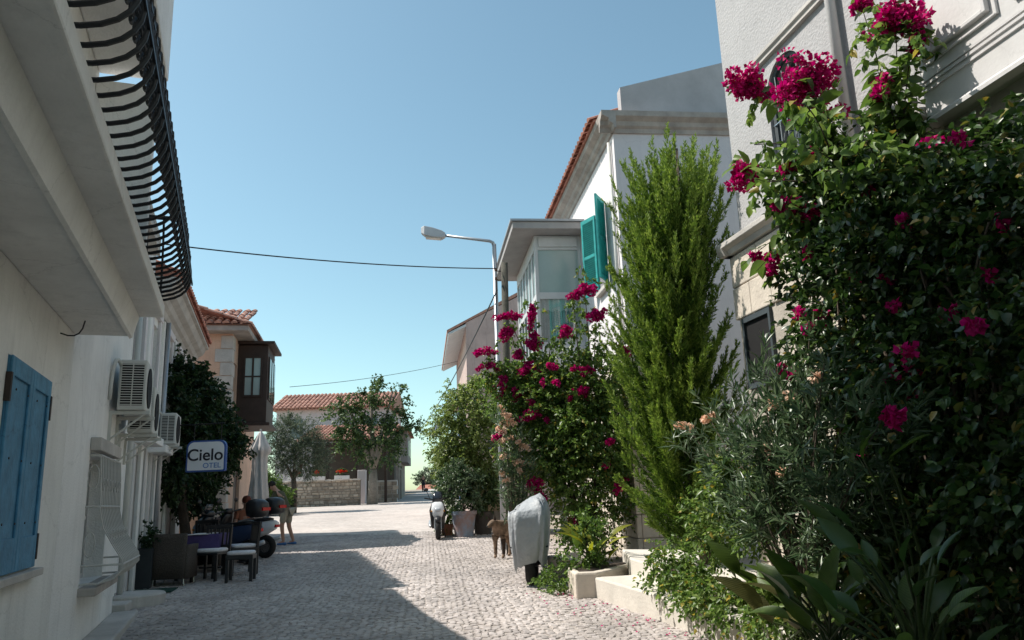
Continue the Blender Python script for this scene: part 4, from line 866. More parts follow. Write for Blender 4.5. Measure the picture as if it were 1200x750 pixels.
# trailing shrub over the ledge
b0 = (1.75,8.6,.62); TS = thing('trailing_shrub', 'small trailing shrub spilling over the pale ledge', 'shrub', b0)
foliage('crown', L_boug2, TS, [((1.62,8.75,.75),(.22,.3,.16),1),((1.78,8.25,.62),(.2,.35,.14),1),((1.85,7.75,.58),(.2,.3,.14),1),((1.7,9.1,.9),(.18,.25,.15),.6),((1.98,7.25,.6),(.2,.35,.17),1),((2.1,6.7,.62),(.22,.35,.2),1)], 800, 9, .17, .05, .034, g, up=.0, droop=.5, base=b0)
q = MB(); 
for e in ((-.12,.2,.15),(.05,-.4,.02),(.1,-.8,-.02)): q.tube(bez((0,0,-.1),(e[0]*.4,e[1]*.4,.2),e,5), .012, 5)
q.build('stems', M_bark, TS, kind='stuff')

# cypress
g = np.random.default_rng(5); b0 = (2.28,9.75,.45); CY = thing('cypress', 'feathery bright green cypress between the two white houses', 'cypress', b0)
zz = [.8,1.4,2.6,4.0,4.8,5.2,5.7,6.15]; rr_ = [.50,.74,.77,.70,.74,.64,.36,.10]
cxz = lambda z: np.interp(z, [.5,1.2,2.8,5.0,6.5], [2.28,2.10,2.0,2.24,2.33])
o_ = []; d_ = []; Ls = []; Us = []
NB = 340
for k in range(NB):
    t = ((k+.5)/NB)**.85; z0 = .75+4.35*t; a = k*2.39996+g.normal()*.25
    zr = min(z0+.5,6.1); rad = float(np.interp(zr, zz, rr_))*(.55+.65*g.random()); L = .6+.5*g.random()+(.2 if z0 > 3 else 0)
    if z0 < 1.3: L *= .6
    c0 = np.array([cxz(z0), 9.75, z0]); out = np.array([math.cos(a),math.sin(a),0])
    p1 = c0+out*rad*.55+np.array([0,0,.12]); p2 = c0+out*rad+np.array([0,0,L*.95])
    side = np.array([-math.sin(a),math.cos(a),0])
    for j in range(30):
        u = .05+.95*(j+g.random())/30; p = (1-u)**2*c0+2*u*(1-u)*p1+u*u*p2; tg = unit(2*(1-u)*(p1-c0)+2*u*(p2-p1))
        w_ = (1-.75*u)*.5; sd_ = side*(1 if j % 2 else -1)*w_+out*g.normal()*.22
        Us.append(u); o_.append(p); d_.append(tg*.85+sd_+g.normal(size=3)*.08+np.array([0,0,.12])); Ls.append((.27-.20*u)*(1+.3*g.normal()*.5)+.05)
o_, d_, Ls = np.array(o_), np.array(d_), np.abs(np.array(Ls)); tipm = np.array(Us) > .62
for nm_,mk,mt_ in (('crown',~tipm,L_cyp),('lit_new_growth',tipm,L_cypt)):  # darker inside, paler tips: light on the plumes is partly in the colour
    P_,D_,N_,L_,W_ = sprigs(o_[mk], d_[mk], Ls[mk], 30, .048, .0115, g, -.05, ang=.55, jit=.15, upn=.3)
    V,T = leaf_arrays(P_,D_,N_,L_,W_, .1, .0); ob = tri_mesh(nm_, V-np.array(b0), T, mt_, CY); ob['kind'] = 'stuff'
tipp = [(2.30,9.75,6.3,.8),(2.0,9.6,5.75,.7),(2.62,9.7,5.85,.7),(1.72,9.65,5.3,.7),(2.9,9.8,5.55,.6),(2.5,9.6,6.0,.6),(2.15,9.85,6.0,.6),(1.58,9.6,4.7,.6)]
o_ = []; d_ = []; Ls = []
for x,y,zt,L in tipp:
    for k in range(34):
        t = k/34; o_.append((x+(2.25-x)*.3*(1-t), y+g.normal()*.01, zt-L*(1-t))); s_ = (1 if k % 2 else -1)*(1-t)*.5; d_.append((s_+g.normal()*.12+(x-2.25)*.2, g.normal()*.25, .85)); Ls.append(.07+.12*(1-t))
P_,D_,N_,L_,W_ = sprigs(np.array(o_), np.array(d_), np.array(Ls), 18, .055, .012, g, -.05, ang=.5, jit=.15, upn=.3)
V,T = leaf_arrays(P_,D_,N_,L_,W_, .1, .0); ob = tri_mesh('plumes', V-np.array(b0), T, L_cypt, CY); ob['kind'] = 'stuff'
q = MB(); q.tube([(.02,0,-.2),(-.05,0,.5),(-.2,0,1.6),(-.2,0,3),(0,0,4.5),(.05,0,5.7)], [.10,.085,.07,.055,.04,.015], 9); q.build('trunk', M_bark, CY, smooth=True)

# bougainvillea in the middle, with shoots
g = np.random.default_rng(31); b0 = (1.25,14.3,gz(14.3)); BM = thing('bougainvillea', 'bushy bougainvillea with upright magenta shoots before the teal-shuttered house', 'bougainvillea', b0)
blobs = [((.95,14.3,3.15),(.85,.65,.65),1.4),((1.45,14.0,2.6),(.6,.55,.85),1.1),((.5,14.5,2.75),(.65,.55,.75),1.1),((1.3,14.2,1.6),(.65,.55,.8),1.0),((.45,14.5,3.65),(.45,.45,.4),.7),((1.5,13.95,3.55),(.42,.42,.55),.7),((.0,14.5,3.5),(.4,.4,.45),.4),((1.0,14.2,2.0),(.9,.5,.8),.8)]
foliage('crown', L_boug2, BM, blobs, 4300, 12, .30, .066, .042, g, up=.25, droop=.3, inner=.55, base=b0)
q = MB()
for p in ((.95,14.3,2.9),(1.4,14.0,2.6),(.5,14.5,2.6),(.4,14.5,3.4)):
    q.tube(bez((0,0,0), (Vector(p)-Vector(b0))*.5+Vector((.1,0,.2)), Vector(p)-Vector(b0), 7), [.05-.035*i/7 for i in range(8)], 7)
q.build('trunk', M_darkbark, BM, smooth=True)
mid = [(1.34,13.60,5.22,0.17,0.12),(1.15,13.60,5.10,0.09,0.08),(1.54,13.60,4.75,0.14,0.12),(0.94,13.60,4.47,0.11,0.11),(-0.06,14.20,4.92,0.18,0.10),(-0.12,14.20,4.59,0.14,0.13),(0.37,14.20,4.92,0.06,0.24),(-0.52,14.20,4.25,0.19,0.06),(0.10,14.20,4.19,0.11,0.08),(0.39,14.20,4.44,0.11,0.18),(1.96,13.60,4.04,0.09,0.14),(0.27,14.20,3.91,0.17,0.10),(0.47,14.20,3.81,0.11,0.07),(1.17,13.60,3.75,0.09,0.06),(1.33,13.60,3.76,0.09,0.06),(-0.23,14.20,3.69,0.10,0.11),(0.04,14.20,3.49,0.10,0.07),(1.19,13.60,3.37,0.09,0.07),(0.26,14.0,3.04,0.16,0.08),(-0.56,14.20,3.99,0.08,0.05),(-0.38,14.20,3.98,0.08,0.05),(0.03,14.20,3.38,0.07,0.08),(0.29,14.0,3.27,0.06,0.06),(0.64,13.60,3.84,0.11,0.05),(0.75,13.60,3.56,0.05,0.05),(1.60,13.35,2.48,0.07,0.05),(0.31,13.9,1.83,0.17,0.07),(0.43,13.9,1.55,0.06,0.06),(1.70,13.5,1.72,0.06,0.09)]
for (x,y,z,a,b) in mid: cluster('flower_cluster', F_mag, BM, (x,y-.12,z), a*1.3, b*1.3, g, b0, 1.2, .05)
oo2, dd2 = blob_points(blobs, 34, g, .95)
for p in oo2:
    if p[1] < 14.5: s2 = .035+.04*g.random(); cluster('flower_cluster', F_mag, BM, p+np.array([0,-.1,.05]), s2, s2, g, b0, 1.0, .045)
shoots = [((1.4,13.95,3.8),(1.34,13.6,5.75)),((1.45,13.95,3.7),(1.54,13.6,4.85)),((.5,14.5,3.8),(.37,14.2,5.25)),((.4,14.5,3.8),(-.1,14.2,4.95)),((.2,14.5,3.7),(-.56,14.2,4.25)),((.9,14.0,3.7),(.94,13.6,4.6)),((.1,14.5,3.5),(-.6,14.2,3.95)),((1.7,13.8,3.4),(2.0,13.6,4.3)),((1.2,13.9,3.8),(1.12,13.6,5.2)),((.6,14.3,3.8),(.75,14.0,4.5))]
o_ = []; d_ = []; q = MB()
for a,b in shoots:
    a,b = np.array(a),np.array(b); q.tube([Vector(a)-Vector(b0),Vector((a+b)/2+np.array([0,0,.05]))-Vector(b0),Vector(b)-Vector(b0)], [.012,.009,.004], 5)
    for t in np.linspace(0,1,26):
        w_ = .16*(1-t)+.05; o_.append(a*(1-t)+b*t+g.normal(size=3)*w_*np.array([1,1,.3])); d_.append(g.normal(size=3)*.7+np.array([0,0,-.3]))
q.build('shoots', M_bark, BM, kind='stuff')
V,T = leaf_arrays(*sprigs(np.array(o_), np.array(d_), .19*np.ones(len(o_)), 15, .068, .044, g, .4)); ob = tri_mesh('shoot_leaves', V-np.array(b0), T, L_boug2, BM); ob['kind'] = 'stuff'
# peach oleander beside the poles
b0 = (-.05,13.85,gz(13.8)); OM = thing('oleander', 'slender oleander covered in peach flowers beside the poles', 'oleander', b0)
pm = [(-0.07,14.80,3.08),(0.03,14.80,2.72),(-0.20,14.80,2.92),(-0.28,14.80,2.60),(-0.15,14.80,2.28),(0.10,14.80,2.51),(-0.19,14.80,2.01),(-0.02,14.80,2.19),(-0.23,14.80,3.28),(0.19,14.80,2.27),(-0.32,14.80,2.85)]
sc_o = lambda p: (p[0]*.926-.03, 13.7+(p[1]-14.8), 1.6+(p[2]-1.6)*.926)
pm = [sc_o(p) for p in pm]
oleander(OM, b0, pm+[(.1,13.9,2.8),(.2,13.8,2.5),(.05,13.7,1.7),(-.12,13.8,1.7),(.22,13.7,2.0)], L_ole, g, 12, .12, .02)
for p in pm:
    for k in range(2): cluster('flower_cluster', F_peach, OM, np.array(p)+g.normal(size=3)*.07, .065, .065, g, b0, 1.0, .04)
cluster('flower_cluster', F_mag, OM, (-.34,13.65,2.68), .07, .12, g, b0, 1, .045)

# blue-flowered bush over the garden wall
g = np.random.default_rng(41); b0 = (-1.0,22.0,gz(22)); JB = thing('plumbago_bush', 'rounded light green bush spilling over the ochre wall', 'bush', b0)
blobs = [((-1.35,22,3.6),(.85,.8,1.05),1.5),((-.8,22,2.9),(.65,.65,.9),1),((-1.85,22,3.2),(.5,.55,.7),.8),((-1.05,22,4.35),(.6,.55,.5),.8),((-1.5,21.9,2.6),(.6,.55,.6),.7)]
foliage('crown', L_jas, JB, blobs, 2200, 12, .36, .075, .046, g, up=.2, droop=.4, inner=.5, base=b0)
q = MB(); q.tube([(0,0,0),(-.1,0,.9),(-.25,0,2.2)], [.07,.055,.03], 7); q.tube([(0,0,.8),(.2,0,1.6),(.2,0,2.4)], [.05,.04,.02], 6); q.build('trunk', M_bark, JB, smooth=True)
F_plum = leafmat('pale_blue_flower', (.25,.28,.5),(.35,.38,.6),(.5,.5,.7), .6, .3, .1)
oo_, dd_ = blob_points(blobs, 90, g, .92)
V = []; T = []
for p in oo_:
    n_ = 7; v_,t_ = leaf_arrays(p+g.normal(size=(n_,3))*.03, g.normal(size=(n_,3)), g.normal(size=(n_,3)), .035*np.ones(n_), .03*np.ones(n_)); T.append(t_+len(V)*28); V.append(v_)
ob = tri_mesh('blossoms', np.concatenate(V)-np.array(b0), np.concatenate(T), F_plum, JB); ob['kind'] = 'stuff'

# dark vine in front of the café
g = np.random.default_rng(51); b0 = (-6.6,15.6,gz(15.6)); VN = thing('vine', 'dark leafy vine shading the cafe front under the peach house', 'vine', b0)
blobs = [((-6.75,14.9,3.55),(.45,.7,.6),1),((-6.75,15.7,3.7),(.5,.8,.8),1.3),((-6.75,16.6,3.2),(.6,.9,.8),1.3),((-6.8,17.2,3.0),(.5,.7,.6),1.0),((-6.75,15.3,2.6),(.4,.8,.5),.8),((-6.9,16.5,2.3),(.5,.9,.5),.7),((-7.0,16.0,4.2),(.3,.6,.4),.5)]
foliage('crown', L_vine, VN, blobs, 2300, 12, .34, .095, .07, g, up=.0, droop=.45, inner=.5, base=b0)
q = MB(); q.tube([(0,0,-.1),(.06,.05,.6),(-.05,0,1.3),(-.1,.1,2.4),(-.1,.2,3.0)], [.14,.11,.09,.07,.04], 8); q.tube([(0,0,1.0),(-.2,.5,1.8),(0,1.2,2.4)], [.06,.05,.03], 6); q.build('trunk', M_darkbark, VN, smooth=True)

# olive tree, light shrub, mulberry, far tree
def tree(name, label, cat, b0, blobs, limbs, lm_, N, n, L, ll, lw, g, r0=.16, up=.4, droop=.2, bark=M_bark, inner=.5):
    Tn = thing(name, label, cat, b0); B_ = Vector(b0); q = MB()
    fork = Vector(limbs[0]); q.tube([(0,0,-.15),(fork-B_)*.5+Vector((.05,.03,0)),fork-B_], [r0*1.2,r0,r0*.8], 9)
    for e in limbs[1:]:
        e = Vector(e); q.tube(bez(fork-B_, (fork-B_)*.45+(e-B_)*.55+Vector((0,0,.25)), e-B_, 6), [r0*.62-r0*.5*i/6 for i in range(7)], 6)
    q.build('trunk', bark, Tn, smooth=True)
    foliage('crown', lm_, Tn, blobs, N, n, L, ll, lw, g, up=up, droop=droop, inner=inner, base=b0); return Tn
zt = gz(40)
tree('olive_tree', 'grey-green olive tree behind the folded parasol', 'tree', (-11.4,40,zt), [((-11.3,40,4.9),(1.1,1.0,1.15),1.5),((-12.3,40,4.2),(.9,.9,.9),1),((-10.5,40,4.1),(.8,.9,1.0),1),((-11.2,39.8,3.9),(1.3,.9,.7),1.1),((-11.9,39.8,5.4),(.6,.6,.6),.5)],
     [(-11.4,40,2.9),(-11.3,40,4.9),(-12.2,40,4.1),(-10.6,40,4.1)], L_olive, 2100, 12, .4, .10, .03, g)
b0 = (-12.0,37.5,gz(37.5)); LS = thing('shrub', 'bright yellow-green shrub in front of the olive tree', 'shrub', b0)
foliage('crown', L_light, LS, [((-11.9,37.5,2.3),(.6,.6,.8),1),((-11.4,37.6,1.9),(.5,.5,.6),.7),((-12.3,37.5,2.9),(.4,.4,.5),.5)], 700, 12, .28, .08, .045, g, base=b0)
q = MB(); q.tube([(0,0,0),(.05,0,.6),(.1,0,1.2)], [.05,.04,.02], 6); q.build('stem', M_bark, LS)
b0 = (-13.6,39,gz(39)); HB = thing('hedge_shrub', 'dark evergreen shrub mass between the parasol and the olive tree', 'shrub', b0)
foliage('crown', L_vine, HB, [((-13.4,39,2.4),(1.4,.7,1.1),1),((-12.2,39.3,1.9),(.9,.6,.7),.6),((-14.2,39,4.0),(1.0,.7,1.1),.8)], 1100, 12, .35, .1, .06, g, base=b0)
q = MB(); q.tube([(0,0,0),(.05,0,.8),(.1,0,1.6)], [.06,.05,.03], 6); q.build('stem', M_bark, HB)
zt = gz(48.6)
tree('mulberry_tree', 'leafy mulberry tree at the end of the stone wall', 'tree', (-9.0,48.6,zt), [((-8.9,48.6,5.9),(1.2,1.1,1.0),1.1),((-10.2,48.4,6.5),(.7,.8,.8),.7),((-7.5,48.6,6.3),(.7,.8,.9),.8),((-9.2,48.6,7.5),(.45,.5,1.0),.6),((-8.7,48.6,8.5),(.25,.3,.7),.25),((-7.4,48.6,7.7),(.35,.35,.8),.4),((-6.9,48.6,8.3),(.2,.2,.4),.15),((-10.6,48.4,7.5),(.4,.4,.5),.3),((-11.3,48.4,7.0),(.4,.4,.4),.2),((-8.6,48.5,4.7),(1.4,1.0,.7),1.0),((-6.5,48.6,6.0),(.5,.5,.5),.3),((-6.2,48.6,6.9),(.3,.3,.5),.2),((-10.5,48.4,5.6),(.6,.6,.5),.4)],
     [(-8.95,48.6,3.6),(-8.9,48.6,6.4),(-10.4,48.4,7.2),(-7.5,48.6,7.0),(-9.1,48.6,8.6),(-7.7,48.6,8.4)], L_tree, 900, 9, .6, .17, .12, g, .3, bark=mat('grey_bark', (.28,.24,.20), .95, .3, 8, .5, 25), inner=.4)
tree('pine_tree', 'small round tree far off above the crest of the street', 'tree', (-14.5,132,.8), [((-14.5,132,5.0),(2.2,2,1.5),1),((-13.0,132,4.6),(1.6,1.5,1.2),.8)], [(-14.5,132,3.5),(-14.5,132,5),(-13,132,4.6)], L_olive, 500, 10, .9, .3, .2, g, .25)
b0 = (-6.0,62,gz(62)); RB_ = thing('creeper', 'green creeper hanging over the far end of the street on the sunny side', 'creeper', b0)
foliage('crown', L_jas, RB_, [((-5.3,62,4.6),(1.0,1.6,1.6),1),((-5.8,62,3.1),(.5,1,.8),.5)], 500, 11, .5, .16, .1, g, base=b0)
q = MB(); q.tube([(.2,0,0),(.3,0,1.5),(.6,0,3)], [.1,.08,.04], 6); q.build('stem', M_bark, RB_)
# ------------------------------------------------------------------ street furniture and objects
# lamp post, wooden pole, cables
LP = thing('street_lamp', 'galvanised street lamp with long arm over the street', 'street lamp', (-.33,17.0,gz(17)))
zl = gz(17); q = MB(); q.tube([(0,0,-.1),(-.01,0,2),(-.02,0,7.32-zl)], [.075,.065,.05], 10); q.build('post', M_metal, LP, smooth=True)
q = MB(); q.tube([(-.02,0,7.25-zl),(-.05,0,7.36-zl),(-.12,0,7.40-zl),(-1.2,0,7.58-zl)], [.04,.04,.038,.03], 8); q.build('arm', M_metal, LP, smooth=True)
rings = []
for x,hw,z0,z1 in ((-1.14,.05,7.53,7.63),(-1.22,.10,7.50,7.68),(-1.45,.125,7.52,7.76),(-1.62,.12,7.58,7.80),(-1.70,.06,7.64,7.78)): rings.append([(x,-hw,z0-zl),(x,hw,z0-zl),(x,hw*.8,z1-zl),(x,-hw*.8,z1-zl)])
q = MB(); q.loft(rings); hd = q.build('lamp_head', mat('lamp_housing', (.5,.5,.52), .5, .1, 4), LP, bevel=.01)
q = MB(); q.obox((-1.42,0,7.515-zl), (.36,.17,.03), ry=R(7)); q.build('lens', mat('frosted_lens', (.55,.55,.52), .2, .1, 4), hd, bevel=.01)
MB().box(-.085,.085,-.085,.085,0,.5).build('base_sleeve', M_metal, LP, bevel=.01)
WP = thing('utility_pole', 'weathered wooden utility pole beside the street lamp', 'pole', (-.16,16.0,gz(16)))
zp = gz(16); q = MB(); q.tube([(-.03,0,-.2),(.0,0,3),(.04,0,6.55-zp)], [.095,.085,.075], 10); q.build('shaft', M_woodpole, WP, smooth=True)
for z in (6.35,6.15):
    q = MB(); q.tube([(-.04,-.05,z-zp),(-.14,-.09,z-zp)], .012, 5); br = q.build('bracket', M_rust, WP)
    q = MB(); q.lathe([(.02,-.03),(.032,-.015),(.022,0),(.03,.015),(.015,.03)], (-.15,-.09,z-zp+.03), 8); q.build('insulator', mat('brown_ceramic', (.12,.06,.04), .3), br)
def cable(label, a, b, sag, r=.011):
    a,b = Vector(a),Vector(b); pts = [a.lerp(b,t)-Vector((0,0,sag*4*t*(1-t))) for t in [i/24 for i in range(25)]]
    q = MB(); q.tube(pts, r, 5); o = q.build('cable', M_iron); return tag(o, label, 'cable', 'overhead cables')
cable('dark overhead cable from the balcony house to the wooden pole', (-.30,15.9,6.40), (-5.6,11.2,5.62), .10, .012)
cable('thin overhead cable between the brown oriel and the far pink house', (-6.6,22.5,5.0), (-2.2,30.2,6.95), .12, .008)
cable('slack cable dropping from the poles towards the far houses', (-.30,16.2,6.0), (-8.5,60,6.6), .9, .016)
cable('short black cable looped between lamp post and wooden pole', (-.30,15.95,6.2), (-.37,16.95,5.6), .12, .012)

# ---- scooters
def wheel(parent, x, r, wd, rimmat):
    q = MB(); n = 20
    rings = []
    for k in range(n):
        t = 2*math.pi*k/n; c = Vector((x+math.cos(t)*(r-wd*.5),0,r+math.sin(t)*(r-wd*.5))); e = Vector((math.cos(t),0,math.sin(t)))
        rings.append([tuple(c+e*wd*.5*math.cos(s)+Vector((0,1,0))*wd*.55*math.sin(s)) for s in [2*math.pi*i/8 for i in range(8)]])
    rings.append(rings[0]); q.loft(rings, caps=False); w_ = q.build('wheel', M_rubber, parent, smooth=True)
    q = MB(); q.lathe([(r*.62,-.03),(r*.62,.03)], (x,0,r), 16, 'y'); 
    for k in range(5):
        t = 2*math.pi*k/5; q.obox((x+math.cos(t)*r*.35,0,r+math.sin(t)*r*.35), (r*.6,.03,.035), ry=-t)
    q.build('rim', rimmat, w_, smooth=False); return w_
def vloft(parent, name, secs, material, n=14, p=2.8, smooth=True):
    """sections stacked along x: (x, z centre, half width, half height)"""
    q = MB(); q.loft([[(x,a,z+b) for a,b in ell(n,hw,hh,p)] for x,z,hw,hh in secs]); return q.build(name, material, parent, smooth=smooth, bevel=0)
def zloft(parent, name, secs, material, n=14, p=2.8):
    q = MB(); q.loft([[(x+a,b,z) for a,b in ell(n,hd,hw,p)] for z,x,hd,hw in secs]); return q.build(name, material, parent, smooth=True)
def scooter(name, label, loc, rz, body, panel, top_box, group, screen=True):
    S = thing(name, label, 'scooter', loc, rz, group)
    wheel(S, .66, .25, .12, M_chrome); wheel(S, -.60, .24, .13, M_chrome)
    vloft(S, 'rear_body', [(-.88,.70,.05,.04),(-.80,.68,.12,.10),(-.55,.62,.17,.17),(-.25,.56,.18,.20),(-.02,.50,.16,.19),(.03,.48,.10,.12)], body)
    vloft(S, 'seat', [(-.72,.80,.10,.03),(-.60,.80,.15,.055),(-.3,.77,.15,.05),(-.12,.76,.11,.05),(-.02,.74,.05,.03)], M_black)
    q = MB(); q.box(-.05,.42,-.16,.16,.27,.34); q.build('floorboard', M_black, S, bevel=.02)
    zloft(S, 'leg_shield', [(.30,.46,.05,.16),(.5,.47,.07,.19),(.72,.43,.08,.22),(.86,.38,.08,.17),(.96,.34,.06,.11)], M_black)
    zloft(S, 'front_cowl', [(.50,.56,.05,.07),(.60,.57,.08,.13),(.74,.54,.10,.17),(.86,.47,.09,.15),(.95,.40,.05,.09)], panel)
    vloft(S, 'front_fender', [(.44,.44,.06,.06),(.56,.52,.075,.05),(.70,.535,.075,.045),(.84,.46,.06,.05)], M_black)
    hl = zloft(S, 'headlight', [(.66,.61,.03,.05),(.72,.62,.045,.085),(.79,.58,.04,.075)], glassmat('headlight_lens', (.5,.52,.55), .1))
    for s in (-1,1):
        q = MB(); q.tube([(.60,s*.07,.55),(.66,s*.075,.25)], .022, 6); q.build('fork', M_metal, S)
        q = MB(); q.tube([(.33,s*.12,.99),(.26,s*.34,1.03)], .018, 7); q.build('handlebar', M_black, S)
        q = MB(); q.tube([(.32,s*.20,1.02),(.36,s*.26,1.16),(.36,s*.29,1.20)], .007, 5); mi = q.build('mirror', M_black, S)
        q = MB(); q.loft([[(.36+dx,s*.30+a,1.24+b) for a,b in ell(10,.065*k,.045*k,2.4)] for dx,k in ((-.012,.9),(0,1),(.02,.6))]); q.build('mirror_housing', M_black, mi, smooth=True)
        q = MB(); q.obox((.58,s*.15,.70), (.06,.06,.03)); q.build('indicator', mat('amber_lens', (.6,.25,.03), .3), S, bevel=.01)
    zloft(S, 'handlebar_cowl', [(.94,.34,.06,.11),(1.0,.34,.08,.14),(1.06,.32,.04,.08)], M_black)
    if screen:
        q = MB(); q.loft([[(.48-.12*t-.02*abs(a)*8, a*(1-.25*t), .93+.26*t) for a in (-.14,-.08,0,.08,.14)]+[(.47-.12*t-.02*abs(a)*8, a*(1-.25*t), .93+.26*t) for a in (.14,.08,0,-.08,-.14)] for t in (0,.5,1)]); q.build('windscreen', glassmat('smoked_screen', (.03,.035,.045), .12), S, smooth=True)
    q = MB(); q.obox((-.86,0,.66), (.05,.16,.06)); q.build('tail_light', mat('red_lens', (.5,.02,.02), .25), S, bevel=.01)
    q = MB(); q.tube([(-.1,-.19,.3),(-.5,-.2,.32),(-.82,-.2,.42)], [.03,.05,.045], 8); q.build('exhaust', M_metal, S, smooth=True)
    q = MB(); q.tube([(-.05,.12,.28),(-.1,.2,.02)], .012, 5); q.build('side_stand', M_iron, S)
    if top_box:
        tb = zloft(S, 'top_box', [(.90,-.78,.10,.12),(.94,-.78,.19,.20),(1.06,-.78,.21,.22),(1.18,-.77,.20,.21),(1.24,-.76,.14,.15),(1.26,-.76,.06,.06)], M_black)
        q = MB(); q.box(-.995,-.965,-.13,.13,1.03,1.09); q.build('reflector', mat('red_lens', (.5,.02,.02)), tb)
        q = MB(); q.tube([(-.45,.14,.84),(-.8,.14,.9),(-.8,-.14,.9),(-.45,-.14,.84)], .012, 6); q.build('rack', M_metal, S)
    return S
scooter('scooter', 'white scooter with dark screen parked facing down the street', (-2.12,20.75,gz(20.5)), R(-84), M_whitep, M_whitep, False, 'parked scooters')
scooter('scooter', 'dark scooter with black top box parked at the cafe chairs', (-5.95,16.0,gz(16)), R(164), M_navyp, mat('pale_blue_panel', (.35,.5,.62), .3), True, 'parked scooters')
scooter('scooter', 'second scooter behind the top box scooter, by the parasol', (-6.0,17.2,gz(17.2)), R(166), M_whitep, M_navyp, True, 'parked scooters', False)

# covered motorcycle
CMo = thing('covered_motorcycle', 'motorcycle under a crumpled grey rain cover', 'motorcycle', (.15,11.9,gz(11.8)), R(-93))
g = np.random.default_rng(77); rings = []; n = 96
for zi,(z,hd,hw,cx,til) in enumerate(((.27,.80,.24,-.25,0),(.33,.84,.26,-.25,0),(.50,.88,.285,-.24,0),(.64,.90,.30,-.24,.0),(.78,.89,.31,-.22,.0),(.92,.87,.32,-.20,.0),(1.03,.84,.325,-.20,.03),(1.07,.80,.31,-.19,.08),(1.12,.66,.26,-.12,.15),(1.17,.44,.19,-.02,.20),(1.20,.2,.09,.08,.2),(1.21,.05,.03,.1,.2))):
    ring = []
    for k,(a,b) in enumerate(ell(n,hd,hw,6)):
        t = 2*math.pi*k/n; fold_ = abs(math.sin(5*t+1.2+z*1.5))**.5*.07+abs(math.sin(9*t-z*4))**.6*.05-.075
        wr = fold_*(1.1 if .35 < z < 1.0 else .5)+.006*g.normal()
        hem = .06*math.sin(3*t+1)+.03*math.sin(9*t) if zi < 2 else 0
        back = max(0,(-a-.2))*.22 if z > .8 else 0                # the tail sits lower than the bars
        ring.append((cx+a*(1+wr*.6), b*.90*(1+wr*1.4), z+til*(b/.3)*.75+hem-back+.016*g.normal()*(1 if 2 < zi < 10 else .3)))
    rings.append(ring)
q = MB(); q.loft(rings, caps=False); q.add(rings[-1],[tuple(range(n))]); cv = q.build('cover', M_cover, CMo, smooth=True)
q = MB(); q.tube([(.55,-.27,.55),(.62,0,.5),(.55,.27,.55)], .012, 5); q.build('strap', M_black, cv)
wheel(CMo, .26, .30, .13, M_chrome); wheel(CMo, -.72, .30, .15, M_chrome)
vloft(CMo, 'engine', [(-.5,.4,.12,.14),(0,.42,.17,.2),(.3,.42,.12,.16)], M_black)
q = MB(); q.tube([(-.1,.1,.3),(-.15,.36,.02)], .016, 5); q.build('side_stand', M_iron, CMo)

# ---- café furniture
def chair(label, loc, rz, cush=True):
    c = thing('chair', label, 'chair', loc, rz, 'black slat-back cafe chairs'); W2, D2 = .21, .21
    for x in (-W2,W2):
        MB().box(x-.022,x+.022,-D2-.022,-D2+.022,0,.43).build('leg', M_black, c, bevel=.004)
        MB().box(x-.022,x+.022,D2-.022,D2+.022,0,.43).build('leg', M_black, c, bevel=.004)
        q = MB(); q.obox((x,D2+.02,.66), (.044,.04,.46), rx=R(-6)); q.build('back_post', M_black, c, bevel=.004)
    MB().box(-.24,.24,-.24,.24,.43,.465).build('seat', M_black, c, bevel=.008)
    q = MB(); q.obox((0,D2+.045,.87), (.46,.035,.07), rx=R(-6)); q.build('top_rail', M_black, c, bevel=.006)
    q = MB(); q.obox((0,D2+.0,.55), (.40,.03,.05), rx=R(-6)); q.build('lower_rail', M_black, c, bevel=.006)
    for k in range(5):
        q = MB(); q.obox((-.15+k*.075,D2+.022,.70), (.026,.018,.27), rx=R(-6)); q.build('slat', M_black, c)
    q = MB(); q.box(-.20,.20,-.02,.02,.2,.23); q.build('stretcher', M_black, c)
    if cush:
        q = MB(); q.loft([[(a,b,z) for a,b in ell(20,.225*k,.22*k,5)] for z,k in ((.466,.93),(.485,1),(.51,1),(.53,.9))]); q.build('cushion', M_cushion, c, smooth=True)
    return c
chair('black slatted chair with white cushion facing down the street', (-5.22,13.55,gz(13.5)), R(-8))
chair('black slatted chair at the farther table, under the vine', (-6.0,15.6,gz(15.6)), R(175))
chair('black slatted chair against the wall deep under the vine', (-6.45,16.3,gz(16.3)), R(-80))
chair('black slatted chair turned towards the scooter beside the stool', (-4.95,14.25,gz(14.2)), R(-55))
st = thing('stool', 'low black wooden stool with a pale cushion out on the cobbles', 'stool', (-4.62,13.3,gz(13.3)), R(8))
for x in (-.19,.19):
    for y in (-.15,.15): MB().box(x-.025,x+.025,y-.025,y+.025,0,.42).build('leg', M_black, st, bevel=.004)
q = MB(); q.box(-.215,.215,-.18,.18,.36,.43); q.build('seat', M_black, st, bevel=.008)
q = MB(); q.loft([[(a,b,z) for a,b in ell(20,.215*k,.18*k,5)] for z,k in ((.431,.93),(.45,1),(.475,.98),(.49,.88))]); q.build('cushion', M_cushion, st, smooth=True)
